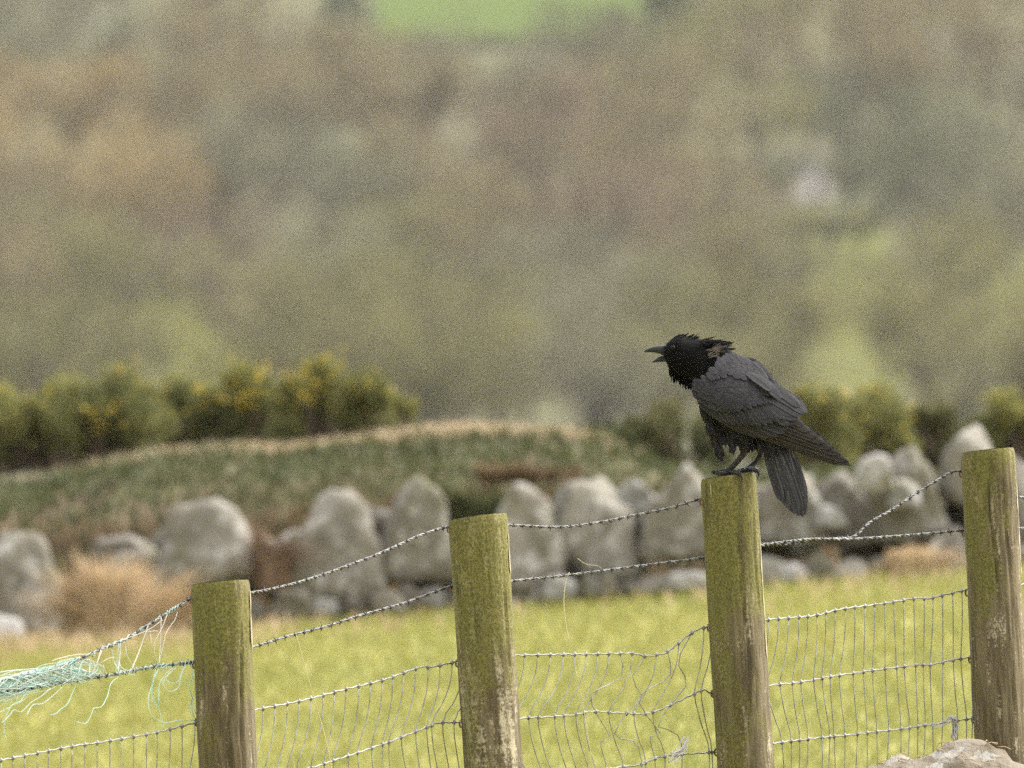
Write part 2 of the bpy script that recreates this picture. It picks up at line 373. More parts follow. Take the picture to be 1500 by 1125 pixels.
mb = MB(); blades(mb, base, rng.uniform(.025, .06, n), rng.uniform(.3, 1.3, n), rng.uniform(.002, .004, n), np.clip(rng.random(n) * .85 + .14 * np.array([fbm((x_ * .9, y_ * .25, 5), 1.0, 3) for x_, y_ in zip(xg, Yg)]), 0, 1))
tag(mb.build('grass', M_blade), 'short grazed yellow-green grass covering the field behind the fence', 'grass', kind='stuff')

# ------------------------------------------------------------------ turf bank behind the stones
CREST = np.array([[-700, 700], [-200, 700], [0, 690], [200, 668], [450, 640], [650, 625], [830, 622], [890, 636], [960, 672], [1050, 684], [1500, 690], [2200, 690]], float)
def crest_z(x, Y=72.6): return CZ - (np.interp(x * FPX / Y + 750, CREST[:, 0], CREST[:, 1] + 16) - 562.5) * Y / FPX
xb = np.linspace(-6, 6, 200); rows = []
for k, (Yq, f) in enumerate([(70.55, -.35), (70.75, .02), (71.0, .3), (71.35, .62), (71.7, .84), (72.1, .95), (72.6, 1.0), (73.6, .99), (76, .97), (80, .95), (86, .5), (92, -1.5), (97, -4)]):
    zb = G(xb, 70.6); zc = crest_z(xb)
    nz = np.array([fbm((x_, Yq * .7, 3.1), 2.2, 4) for x_ in xb]) * (.05 if 0 < k < 10 else 0)
    rows.append(np.stack([xb, Yq + nz * 1.5, zb + (zc - zb) * f + nz], -1))
rows = np.array(rows)
mb = MB(); mb.grid(rows); tag(mb.build('bank', M_bank), kind='structure')
def bank_pt(n, f0, f1):
    i = rng.uniform(f0, f1, n); j = rng.uniform(30, 168, n); i0 = np.minimum(i.astype(int), len(rows) - 2); j0 = j.astype(int)
    ti = (i - i0)[:, None]; tj = (j - j0)[:, None]
    return (rows[i0, j0] * (1 - ti) * (1 - tj) + rows[i0 + 1, j0] * ti * (1 - tj) + rows[i0, j0 + 1] * (1 - ti) * tj + rows[i0 + 1, j0 + 1] * ti * tj)
mb = MB(); pb = bank_pt(24000, 2.1, 6.2); blades(mb, pb, rng.uniform(.02, .055, len(pb)), rng.uniform(.4, 1.6, len(pb)), rng.uniform(.003, .007, len(pb)), rng.random(len(pb)))
pb = bank_pt(9000, .9, 3.0); blades(mb, pb, rng.uniform(.04, .11, len(pb)), rng.uniform(.4, 1.6, len(pb)), rng.uniform(.003, .008, len(pb)), rng.random(len(pb)))
mb.pm[-1] = mb.pm[-1] + 1; mb.pm[-2] = mb.pm[-2] + 1
tag(mb.build('bank_grass', [M_bankgrass, M_bankdead]), 'dark green grass and ivy covering the bank behind the stones', 'grass', kind='stuff')
mb = MB(); pb = bank_pt(12000, 5.6, 7.3); keep = (pb[:, 0] * FPX / 72.6 + 750 > 200 + rng.uniform(-150, 120, len(pb))) & (pb[:, 0] * FPX / 72.6 + 750 < 880 + rng.uniform(-60, 60, len(pb))); pb = pb[keep]
blades(mb, pb, rng.uniform(.02, .05, len(pb)), rng.uniform(.5, 1.8, len(pb)), rng.uniform(.003, .006, len(pb)), rng.random(len(pb)))
nf = 5200; pxf = rng.uniform(-60, 1560, nf); keep = rng.random(nf) < np.interp(pxf, [-60, 300, 450, 900, 1250, 1500], [.9, .7, .12, .03, .12, .12]); pxf = pxf[keep]; nf = len(pxf)
Yf = 69.9 - np.abs(rng.normal(size=nf)) * .9; xf = (pxf - 750) * Yf / FPX
blades(mb, np.stack([xf, Yf, G(xf, Yf)], -1), rng.uniform(.03, .075, nf), rng.uniform(.4, 1.5, nf), rng.uniform(.003, .006, nf), rng.uniform(0, .7, nf))
tag(mb.build('straw', M_straw), 'pale dry grass along the crest of the bank and the foot of the wall', 'dry grass', kind='stuff')

# ------------------------------------------------------------------ boulders
def ico(sub):
    import bmesh
    bm = bmesh.new(); bmesh.ops.create_icosphere(bm, subdivisions=sub, radius=1)
    v = np.array([x.co[:] for x in bm.verts]); f = np.array([[q.index for q in p_.verts] for p_ in bm.faces]); bm.free(); return v, f
ICO = {k: ico(k) for k in (2, 3, 4, 5)}
def boulder_mesh(w_, h_, d_, seed, peak=0.0, sub=4, planes=11, rough=.05, flat=0):
    r_ = np.random.default_rng(seed); v, f = ICO[sub]
    nrm = list(unit(r_.normal(size=(2, 3)))); dist = list(r_.uniform(.72, .9, 2))
    for sx in (-1, 1):                                   # sides lean in, two roof facets make the peak, front and back faces
        nrm.append(unit([sx, r_.uniform(-.2, .2), r_.uniform(.0, .35)])); dist.append(r_.uniform(.58, .74))
        nrm.append(unit([sx * r_.uniform(.15, 1.1), r_.uniform(-.4, .3), 1])); dist.append(r_.uniform(.58, .86))
        nrm.append(unit([r_.uniform(-.35, .35), sx, r_.uniform(-.1, .45)])); dist.append(r_.uniform(.66, .8))
    nrm.append(np.array([0, 0, -1.0])); dist.append(.75)
    nrm, dist = np.array(nrm), np.array(dist)
    val = np.maximum((v @ nrm.T) / dist, 1e-3); k = 70
    rr = 1 / (np.sum(val ** k, 1) ** (1 / k)); out = v * rr[:, None]
    nz = np.array([fbm(tuple(q + seed * 3.7), 1.8, 5) for q in v]); nz2 = np.array([fbm(tuple(q * 1.3 + seed), 6.5, 3) for q in v]); out *= (1 + rough * 2.6 * nz + rough * .8 * nz2)[:, None]
    mn, mx = out.min(0), out.max(0); out = (out - (mn + mx) / 2) / (mx - mn)       # -.5..+.5
    tz = np.clip(out[:, 2] + .5, 0, 1)
    out[:, 0] = out[:, 0] * (1 - .22 * tz ** 2 * (1 if peak else .2)) + peak * .8 * tz ** 1.5
    out *= np.array([w_, d_, h_]); return out, f
def add_boulder(name, x0, y0, x1, y1, Y, seed, mat, parent=None, peak=0, depth=None, **kw):
    w_ = (x1 - x0) * Y / FPX * 1.17; h_ = (y1 - y0) * Y / FPX
    v, f = boulder_mesh(w_, h_, depth or w_ * .9, seed, peak, **kw)
    mb = MB(); mb.add(v, [f]); c = P((x0 + x1) / 2, (y0 + y1) / 2, Y)
    o = mb.build(name, mat, loc=None); o.location = c
    if parent: o.parent = parent; o.location = c - np.array(parent.location)
    return o
WY = 70.0
wall = empty('stone_wall', (0, WY, float(G(0, WY))), 'old dry stone wall of big grey boulders across the field below the bank', 'wall')
BL = [  # x0 y0 x1 y1 dY seed mat peak label
 (-20, 778, 112, 955, -.05, 3, 'g', -.12, 'tall pointed grey boulder'), (100, 795, 245, 905, .12, 5, 'd', .15, None),
 (232, 728, 398, 872, 0, 14, 'g', -.05, 'large peaked grey boulder'), (412, 716, 556, 885, .02, 12, 'g', -.03, 'large rounded grey boulder'),
 (550, 696, 664, 858, .0, 15, 'g', .08, 'narrow peaked boulder'), (655, 765, 725, 870, .15, 17, 'd', 0, None),
 (716, 706, 832, 875, 0, 21, 'g', -.1, None), (792, 698, 940, 850, .05, 22, 'g', .05, None), (896, 700, 972, 775, .1, 27, 'p', 0, None),
 (944, 676, 1052, 820, -.02, 31, 'g', .05, None), (1040, 700, 1120, 800, .12, 33, 'd', 0, None), (1104, 684, 1204, 800, .03, 35, 'g', .05, None),
 (1186, 688, 1284, 805, .05, 38, 'd', .02, None), (1254, 664, 1308, 722, -.12, 40, 'w', 0, 'white quartz stone'), (1258, 652, 1388, 800, .08, 43, 'g', .03, None),
 (1376, 622, 1470, 745, .1, 47, 'g', .05, None), (1420, 668, 1530, 815, .0, 50, 'd', 0, None), (1354, 770, 1420, 842, -.05, 52, 'g', 0, None),
 (1300, 700, 1345, 745, -.1, 53, 'p', 0, None), (1195, 738, 1240, 775, -.12, 55, 'p', 0, None),
 (-30, 898, 46, 962, -.25, 57, 'w', 0, 'low pale stone at the wall foot'), (1460, 790, 1540, 850, -.05, 60, 'g', 0, None)]
sm = {'g': M_stone, 'd': M_stone_d, 'w': M_stone_w, 'p': M_stone_w}
m2 = stone_mat('pale_stone', (.15, .14, .12), (.22, .21, .185), (.30, .29, .27), .3); sm['p'] = m2
for b2 in BL:
    o = add_boulder('boulder', b2[0], b2[1], b2[2], b2[3], WY + b2[4], b2[5], sm[b2[6]], wall, b2[7])
    if b2[8]: o['label'] = b2[8]
r_ = np.random.default_rng(5)
FOOT = lambda px: np.interp(px, [0, 430, 750, 1120, 1410, 1600], [955, 898, 880, 848, 838, 835])
xq = 330
while xq < 1500:
    w_ = r_.uniform(28, 62); h_ = r_.uniform(24, 48); fy = FOOT(xq) + 6
    mt = 'w' if r_.random() < .10 else ('p' if r_.random() < .2 else ('d' if r_.random() < .4 else 'g'))
    add_boulder('wall_stone', xq, fy - h_, xq + w_, fy, WY - .12 + r_.uniform(-.06, .06), int(r_.integers(1000)), sm[mt], wall, 0, sub=3)
    xq += w_ * .86
for q in range(95):                                            # packing stones behind and between the boulders
    px = r_.uniform(0, 1500); w_ = r_.uniform(30, 70); fy = FOOT(px) - r_.uniform(15, 120)
    add_boulder('wall_stone', px, fy - w_ * .75, px + w_, fy, WY + .24 + r_.uniform(-.06, .08), int(r_.integers(1000)), sm['d' if r_.random() < .4 else 'g'], wall, 0, sub=3)

# dead vegetation at the wall
def tussock(name, px, py, Y, w_, h_, mat, label, cat, n=700, group=None, wid=(.002, .005), spread=1.0):
    c = P(px, py, Y); mb = MB(); a = rng.uniform(0, 2 * math.pi, n); rr = np.sqrt(rng.random(n)) * w_ * .5; ns_ = 9; sc3 = rng.integers(0, ns_, n); sh3 = rng.uniform(.45, 1.1, ns_)[sc3]; sx3 = rng.uniform(-.34, .34, ns_)[sc3] * w_; ln3 = rng.normal(size=ns_)[sc3] * .35 * h_; rr = rr * .55
    b0 = np.stack([np.cos(a) * rr + sx3, np.sin(a) * rr * .5, -rng.uniform(0, .02, n)], -1)
    L = rng.uniform(.45, 1, n) * h_ * sh3 * (1 - .45 * (np.abs(sx3) / (w_ * .5)) ** 2); out = np.stack([np.cos(a), np.sin(a) * .6, 0 * a], -1) * (rng.uniform(.05, .6, n) * spread * w_ * .45)[:, None]
    side = np.stack([-np.sin(a + rng.uniform(-1, 1, n)), np.cos(a), 0 * a], -1) * rng.uniform(*wid, n)[:, None]
    up = np.zeros((n, 3)); up[:, 2] = L
    v = np.stack([b0 - side, b0 + side, b0 + up * .55 + out * .35 + side, b0 + up * .55 + out * .35 - side, b0 + up * .92 + out + np.stack([ln3, 0 * ln3, 0 * ln3], -1)], 1)
    i = np.arange(n)[:, None] * 5
    mb.add(v.reshape(-1, 3), [i + np.array([[0, 1, 2, 3]]), i + np.array([[3, 2, 4]])], r=np.repeat(rng.random(n), 5))
    o = mb.build(name, mat); o.location = c; return tag(o, label, cat, group)
tussock('grass_tussock', 182, 946, 69.3, .27, .34, M_tangrass, 'large clump of dead tan grass against the wall, left of the first post', 'grass clump', 2600, spread=1.3)
tussock('bracken', 400, 855, 69.75, .09, .24, M_bracken, 'russet dead bracken in the gap between two large grey boulders', 'bracken', 600)
tussock('grass_tussock', 1345, 838, 69.5, .15, .13, M_tangrass, 'small clump of dead tan grass under the stones near the last post', 'grass clump', 700)
tussock('shrub', 690, 790, 70.2, .13, .22, M_bankgrass, 'small olive green plant growing between the boulders above the second post', 'plant', 900, wid=(.004, .009))
tussock('bracken', 770, 700, 71.2, .30, .09, M_bankdead, 'brownish dead bracken on the bank face above the boulders', 'bracken', 350)

# ------------------------------------------------------------------ gorse and shrubs on the bank
def bush(name, px, ytop, ybot, wpx, Y, seed, label, group, flowers=0, mat=M_gorse, n=7600, spike=1.0, thin=1.0, fl_top=True):
    r_ = np.random.default_rng(seed); s_ = Y / FPX; W = wpx * s_; H = (ybot - ytop) * s_
    c = P(px, ybot, Y); o = empty(name, c, label, 'bush', group)
    nl = 17; lc = np.stack([r_.uniform(-.46, .46, nl) * W, r_.uniform(-.3, .3, nl) * W, r_.uniform(.22, .88, nl) * H], -1); lr = r_.uniform(.09, .20, nl) * W
    lc[:, 2] *= 1 - .35 * (np.abs(lc[:, 0]) / (.46 * W)) ** 2
    lc[0] = (0, 0, .62 * H)
    k = r_.integers(0, nl, n); d = unit(r_.normal(size=(n, 3))); rr = lr[k] * r_.uniform(.2, 1.35, n) ** .8
    p_ = lc[k] + d * rr[:, None] * np.array([1, .9, np.minimum(1, H / W * 1.3)])
    p_ = p_[(p_[:, 2] > .0) & (p_[:, 2] < H * 1.02)]; n2 = len(p_)
    dirs = unit(p_ - np.array([0, 0, -.2 * H]) + r_.normal(size=(n2, 3)) * .35 * H); L = r_.uniform(.018, .042, n2) * spike
    sd_ = unit(np.cross(dirs, r_.normal(size=(n2, 3)))) * r_.uniform(.003, .007, n2)[:, None] * thin
    v = np.stack([p_ - sd_, p_ + sd_, p_ + dirs * L[:, None]], 1); mb = MB()
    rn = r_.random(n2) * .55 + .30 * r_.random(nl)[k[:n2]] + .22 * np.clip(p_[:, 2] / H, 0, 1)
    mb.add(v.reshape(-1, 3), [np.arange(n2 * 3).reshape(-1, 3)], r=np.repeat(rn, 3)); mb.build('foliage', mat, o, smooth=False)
    mb = MB()
    for q in range(26):
        e = lc[q % nl] + r_.normal(size=3) * lr[q % nl] * .5; e[2] = max(e[2], .3 * H)
        b0 = np.array([r_.uniform(-.2, .2) * W, r_.uniform(-.12, .12) * W, -.05]); mid = (b0 + e) / 2 + r_.normal(size=3) * .03 * W
        mb.tube(catmull([b0, mid, e], 6), np.linspace(.014, .004, 6), 5, r=r_.random())
    mb.build('stem', M_gorse_stem, o)
    if flowers:
        flowers = int(flowers * .8)
        top = p_[np.argsort(-(p_[:, 2] + r_.normal(size=n2) * .14 * H - p_[:, 1] * .3))[: max(flowers * 2, 10)]]
        # flowers come in sprays: choose a few spray centres
        ctr = top[r_.integers(0, len(top), 7)]; q = ctr[r_.integers(0, 7, flowers)] + r_.normal(size=(flowers, 3)) * np.array([.035, .03, .028])
        a_ = unit(r_.normal(size=(flowers, 3))); b_ = unit(np.cross(a_, r_.normal(size=(flowers, 3)))); s2 = r_.uniform(.005, .010, flowers)[:, None]
        cc = np.cross(a_, b_)
        v = np.stack([q - a_ * s2, q - b_ * s2 * .8 + cc * s2 * .4, q + a_ * s2, q + b_ * s2 * .8 + cc * s2 * .4], 1)
        mb = MB(); mb.add(v.reshape(-1, 3), [np.arange(flowers * 4).reshape(-1, 4)], r=np.repeat(r_.random(flowers), 4)); mb.build('blossom', M_flower, o, smooth=False)
    return o
GG = 'gorse bushes on the bank'
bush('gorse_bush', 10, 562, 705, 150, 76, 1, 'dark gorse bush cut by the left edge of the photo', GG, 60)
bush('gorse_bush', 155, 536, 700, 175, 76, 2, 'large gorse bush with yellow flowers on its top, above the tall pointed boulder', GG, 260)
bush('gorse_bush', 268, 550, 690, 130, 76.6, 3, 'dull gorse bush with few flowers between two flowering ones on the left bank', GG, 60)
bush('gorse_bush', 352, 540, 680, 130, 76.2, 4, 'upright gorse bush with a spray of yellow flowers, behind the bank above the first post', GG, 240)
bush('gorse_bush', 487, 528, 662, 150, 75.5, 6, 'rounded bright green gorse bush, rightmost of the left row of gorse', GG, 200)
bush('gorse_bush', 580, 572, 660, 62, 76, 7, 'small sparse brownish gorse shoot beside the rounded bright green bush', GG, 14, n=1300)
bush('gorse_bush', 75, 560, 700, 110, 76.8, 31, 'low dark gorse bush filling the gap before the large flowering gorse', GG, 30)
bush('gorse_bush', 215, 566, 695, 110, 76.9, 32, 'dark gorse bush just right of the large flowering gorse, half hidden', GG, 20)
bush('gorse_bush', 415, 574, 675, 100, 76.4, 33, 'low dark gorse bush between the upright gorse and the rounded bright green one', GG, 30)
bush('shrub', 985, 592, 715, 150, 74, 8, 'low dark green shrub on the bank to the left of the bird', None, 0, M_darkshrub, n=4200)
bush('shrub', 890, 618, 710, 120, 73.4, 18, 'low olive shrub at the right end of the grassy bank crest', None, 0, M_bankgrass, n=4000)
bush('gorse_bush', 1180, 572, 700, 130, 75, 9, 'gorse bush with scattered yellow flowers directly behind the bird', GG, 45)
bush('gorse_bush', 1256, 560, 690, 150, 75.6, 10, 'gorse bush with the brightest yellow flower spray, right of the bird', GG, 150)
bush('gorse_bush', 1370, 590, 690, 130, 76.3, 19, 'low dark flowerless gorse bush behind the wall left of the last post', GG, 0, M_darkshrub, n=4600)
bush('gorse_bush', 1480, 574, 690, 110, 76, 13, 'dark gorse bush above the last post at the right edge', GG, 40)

# ------------------------------------------------------------------ far wood
def tree_arrays(H, W, seed, n, conifer=False):
    """returns (trunk MB, crown MB) around the origin"""
    r_ = np.random.default_rng(seed); tk = MB(); cr = MB()
    if conifer:
        tk.tube(np.array([[0, 0, -.3], [0.02 * W, 0, .5 * H], [0, 0, H]]), [.035 * H, .02 * H, .004 * H], 6)
        z = r_.random(n) ** .8; a = r_.uniform(0, 2 * math.pi, n); tier = .72 + .28 * np.cos(z * 46 + np.sin(a * 3))
        rad = W * .5 * (1 - z * .93) * tier * r_.uniform(.35, 1, n) ** .5
        p_ = np.stack([np.cos(a) * rad, np.sin(a) * rad, H * (.06 + .94 * z)], -1)
        d = unit(np.stack([np.cos(a), np.sin(a), r_.uniform(-.5, .2, n)], -1)); L = r_.uniform(.35, .8, n) * H / 9; wd = r_.uniform(.05, .12, n) * H / 9
        rn = r_.random(n)
    else:
        lean = r_.uniform(-.05, .05, 2) * H
        tk.tube(catmull([[0, 0, -.3], [lean[0] * .4, lean[1] * .4, .22 * H], [lean[0], lean[1], .6 * H]], 8), np.linspace(.036, .014, 8) * H, 7, r=.4)
        nl = 11; lc = np.stack([r_.uniform(-.34, .34, nl) * W, r_.uniform(-.34, .34, nl) * W, r_.uniform(.42, .82, nl) * H], -1); lr = r_.uniform(.14, .25, nl) * W
        for q in range(nl):
            st_ = np.array([lean[0] * .6, lean[1] * .6, r_.uniform(.2, .5) * H]); md = (st_ + lc[q]) / 2 + r_.normal(size=3) * .05 * W
            tk.tube(catmull([st_, md, lc[q], lc[q] + unit(lc[q] - st_) * lr[q] * .8], 8), np.linspace(.015, .004, 8) * H, 5, r=r_.random())
            for _ in range(3):
                e = lc[q] + unit(r_.normal(size=3)) * lr[q]; tk.tube(catmull([md, (md + e) / 2 + r_.normal(size=3) * .03 * W, e], 5), np.linspace(.006, .002, 5) * H, 4, r=r_.random())
        k = r_.integers(0, nl, n); d0 = unit(r_.normal(size=(n, 3)))
        p_ = lc[k] + d0 * (lr[k] * r_.random(n) ** .42)[:, None]
        d = unit(d0 + np.array([0, 0, .6]) + r_.normal(size=(n, 3)) * .5); L = r_.uniform(.35, .9, n) * H / 9; wd = r_.uniform(.018, .05, n) * H / 9
        rn = .5 * r_.random(n) + .5 * r_.random(nl)[k]
    sd_ = unit(np.cross(d, r_.normal(size=(n, 3)))) * wd[:, None]
    v = np.stack([p_ - sd_, p_ + sd_, p_ + d * L[:, None]], 1)
    cr.add(v.reshape(-1, 3), [np.arange(n * 3).reshape(-1, 3)], r=np.repeat(rn, 3)); return tk, cr
KEYS = list(TW)
TP = {}
def proto(kind, i):
    if (kind, i) not in TP: TP[kind, i] = tree_arrays(1.0, 1.0 if kind != 'con' else .55, 100 + i * 7 + (50 if kind == 'con' else 0), 2600 if kind != 'con' else 2200, kind == 'con')
    return TP[kind, i]
SPARSE = {}
def cat(mbx): return np.concatenate(mbx.v), mbx.p, np.concatenate(mbx.r)
# the mass of the wood: colours follow the drifts seen in the photograph
CTRL = [(60, 180, 'orange'), (170, 260, 'orange'), (60, 60, 'grey'), (270, 120, 'brown'), (320, 260, 'grey'), (350, 380, 'mauve'), (420, 60, 'brown'),
        (120, 430, 'olive'), (40, 330, 'brown'), (560, 130, 'brown'), (620, 240, 'brown'), (700, 180, 'mauve'), (800, 240, 'mauve'), (560, 420, 'olive'), (480, 330, 'grey'),
        (700, 340, 'brown'), (900, 330, 'mauve'), (870, 470, 'grey'), (740, 500, 'olive'), (640, 520, 'olive'), (960, 230, 'brown'), (1020, 400, 'brown'), (1060, 150, 'olive'),
        (1180, 80, 'brown'), (1120, 240, 'dark'), (1230, 200, 'dark'), (1330, 260, 'dark'), (1420, 130, 'brown'), (1460, 250, 'grey'), (1370, 420, 'olive'), (1100, 440, 'olive'), (1050, 520, 'olive'), (1000, 60, 'olive'), (460, 500, 'olive'), (300, 520, 'lime'), (1300, 60, 'brown'), (1420, 520, 'olive'), (700, 90, 'grey')]
def in_patch(px, py):
    if py < 70 and 520 < px < 985: return True
    if 1140 < px < 1335 and 310 < py: return True
    if 1430 < px and 350 < py < 470: return True
    if 240 < px < 300 and 440 < py < 520: return True
    return False
wood_mb = MB(); r_ = np.random.default_rng(21); cells = []
for gy in np.arange(-90, 640, 68):
    for gx in np.arange(-130, 1640, 98):
        cells.append((gx + r_.uniform(-45, 45) + (59 if int(gy / 68) % 2 else 0), gy + r_.uniform(-30, 30)))
FEATURE = [(480, 0, 90), (530, 20, 60), (905, 60, 60), (960, 20, 90), (350, 370, 90), (110, 175, 110), (1190, 215, 80), (1110, 190, 80), (1280, 230, 80)]
for px, py in cells:
    if in_patch(px, py) or (abs(px - 1192) < 75 and 210 < py < 375): continue
    if any(abs(px - f[0]) < f[2] * .6 and abs(py - f[1]) < f[2] * .6 for f in FEATURE): continue
    dd = [((px - c_[0]) ** 2 + ((py - c_[1]) * 1.2) ** 2) for c_ in CTRL]; key = CTRL[int(np.argmin(dd))][2]
    Hm = r_.uniform(6.0, 8.5) if key != 'lime' else 4.5
    Wm = Hm * r_.uniform(.85, 1.15)
    Yt = hill_Y(py); 
    for _ in range(3): Yt = hill_Y(py + .55 * Hm * FPX / Yt)
    x = (px - 750) * Yt / FPX; b0 = np.array([x, Yt, float(G(x, Yt))])
    tk, cr = proto('br', int(r_.integers(0, 6))); a = r_.uniform(0, 6.28); ca, sa = math.cos(a), math.sin(a)
    for mbx, mi in ((tk, len(KEYS)), (cr, KEYS.index(key))):
        v, pl, rn = cat(mbx); v = v * np.array([Wm, Wm, Hm]); v = np.stack([v[:, 0] * ca - v[:, 1] * sa, v[:, 0] * sa + v[:, 1] * ca, v[:, 2]], -1) + b0
        wood_mb.add(v, pl, r=np.clip(rn + r_.uniform(-.15, .15), 0, 1), m=mi)
tag(wood_mb.build('woodland', [TW[k] for k in KEYS] + [M_bark], smooth=False), 'far hillside wood of bare brown, mauve and olive winter trees out of focus', 'wood', kind='stuff')
def far_tree(name, px, py, Hm, Wm, key, i, label, con=False, group='trees of the far wood that stand out', kind=None):
    Yt = hill_Y(py)
    for _ in range(3): Yt = hill_Y(py + .5 * Hm * FPX / Yt)
    x = (px - 750) * Yt / FPX; o = empty(name, (x, Yt, float(G(x, Yt))), label, 'tree', group)
    for mbx, nm, mt in zip(proto(kind or ('con' if con else 'br'), i), ('trunk', 'crown'), (M_bark, TW[key])):
        v, pl, rn = cat(mbx); mb = MB(); mb.add(v * np.array([Wm, Wm, Hm]) * (np.array([1 / .55, 1 / .55, 1]) if con else 1), pl, r=rn); mb.build(nm, mt, o, smooth=False)
far_tree('conifer', 505, -5, 8.0, 4.6, 'green', 1, 'dark green conifer at the left end of the bright green pasture', True)
far_tree('conifer', 905, 66, 4.2, 4.0, 'green', 2, 'shorter dark green conifer below the right corner of the bright green pasture', True)
far_tree('conifer', 978, 15, 8.0, 5.0, 'green', 3, 'taller dark green conifer at the right end of the bright green pasture', True)
far_tree('bare_tree', 350, 365, 6.0, 6.2, 'mauve', 2, 'mauve bare tree above the left meadow')
far_tree('bare_tree', 105, 175, 8.5, 8.5, 'orange', 3, 'broad orange-brown bare tree near the upper left edge')
far_tree('bare_tree', 1185, 175, 6.0, 5.6, 'dark', 4, 'dark tree directly above the white hut')
far_tree('bare_tree', 1145, 262, 4.2, 3.6, 'dark', 1, 'small dark tree touching the left side of the white hut')
far_tree('bare_tree', 1243, 268, 4.4, 3.8, 'dark', 3, 'small dark tree touching the right side of the white hut')
far_tree('bare_tree', 1105, 195, 7.0, 6.6, 'olive', 5, 'olive tree left of the white hut')
far_tree('bare_tree', 1290, 240, 6.5, 6.4, 'dark', 0, 'dark tree right of the white hut')
TP['spa', 0] = tree_arrays(1.0, 1.0, 301, 420); TP['spa', 1] = tree_arrays(1.0, 1.0, 305, 420)
far_tree('slender_tree', 1160, 430, 8.5, 4.6, 'grey', 0, 'slender bare tree with thin crown in front of the meadow right of the bird\'s head', kind='spa')
far_tree('slender_tree', 1128, 400, 7.5, 4.0, 'brown', 1, 'slender bare tree with thin crown at the left edge of the meadow', kind='spa')
# field hedge under the pasture and the little white hut
mb = MB(); hv = []
nh = 9000; t = rng.random(nh); pxh = 575 + t * 300; 
Yh = hill_Y(72); xh = (pxh - 750) * Yh / FPX
ph = np.stack([xh, Yh + rng.normal(size=nh) * .4, G(xh, np.full(nh, Yh)) - .5 * t * 0 + rng.random(nh) ** .7 * .55], -1)
dh = unit(rng.normal(size=(nh, 3)) + np.array([0, 0, .8])); sh = unit(np.cross(dh, rng.normal(size=(nh, 3)))) * .03
mb.add(np.stack([ph - sh, ph + sh, ph + dh * .35], 1).reshape(-1, 3), [np.arange(nh * 3).reshape(-1, 3)], r=np.repeat(rng.random(nh), 3))
hd = empty('hedge', (0, Yh, float(G(0, Yh))), 'grey-brown leafless hedge along the lower edge of the bright green pasture', 'hedge')
o = mb.build('hedge_twigs', TW['grey'], hd); o.location = -np.array(hd.location)
for q, (px_, py_) in enumerate(((1128, 335), (1170, 338), (1216, 338), (1258, 335))):
    far_tree('thorn_bush', px_, py_, 3.0, 3.6, 'olive' if q % 2 else 'dark', q, ['low dark thorn bush below and left of the white hut', 'low olive thorn bush just below the white hut', 'low dark thorn bush below and right of the white hut', 'low olive thorn bush at the right end of the row below the white hut'][q], group='thorn bushes below the hut')
Yc = hill_Y(290) ; cx = (1192 - 750) * Yc / FPX
hut = empty('hut', (cx, Yc, float(G(cx, Yc))), 'tiny white hut among dark trees on the far hillside', 'hut'); hut.rotation_euler.z = R(14)
mb = MB(); a, d_, hh, rg = .70, .9, 1.05, 1.65
V = [(-a, -d_, -.2), (a, -d_, -.2), (a, d_, -.2), (-a, d_, -.2), (-a, -d_, hh), (a, -d_, hh), (a, d_, hh), (-a, d_, hh), (0, -d_, rg), (0, d_, rg)]
mb.add(V, [[[0, 1, 5, 4], [1, 2, 6, 5], [2, 3, 7, 6], [3, 0, 4, 7]], [[4, 5, 8], [6, 7, 9]]]); mb.build('wall', M_white, hut, smooth=False)
mb = MB(); e = .12
for s_ in (-1, 1):
    p0 = np.array([s_ * (a + e), 0, hh - .1]); p1 = np.array([0, 0, rg + .03])
    q = [[p0[0], -d_ - e, p0[2]], [p1[0], -d_ - e, p1[2]], [p1[0], d_ + e, p1[2]], [p0[0], d_ + e, p0[2]]]; q2 = [[x_, y_, z_ + .08] for x_, y_, z_ in q]
    mb.add(q + q2, [[[0, 1, 2, 3], [7, 6, 5, 4], [0, 4, 5, 1], [1, 5, 6, 2], [2, 6, 7, 3], [3, 7, 4, 0]]])
mb.build('roof', M_slate, hut, smooth=False)
mb = MB(); mb.add([(x_, y_, z_) for y_ in (-d_ - .04, -d_ + .02) for x_, z_ in ((-.22, -.1), (.22, -.1), (.22, .8), (-.22, .8))], [[[0, 1, 2, 3], [0, 4, 5, 1], [1, 5, 6, 2], [2, 6, 7, 3], [3, 7, 4, 0]]]); mb.build('door', M_gorse_stem, hut, smooth=False)

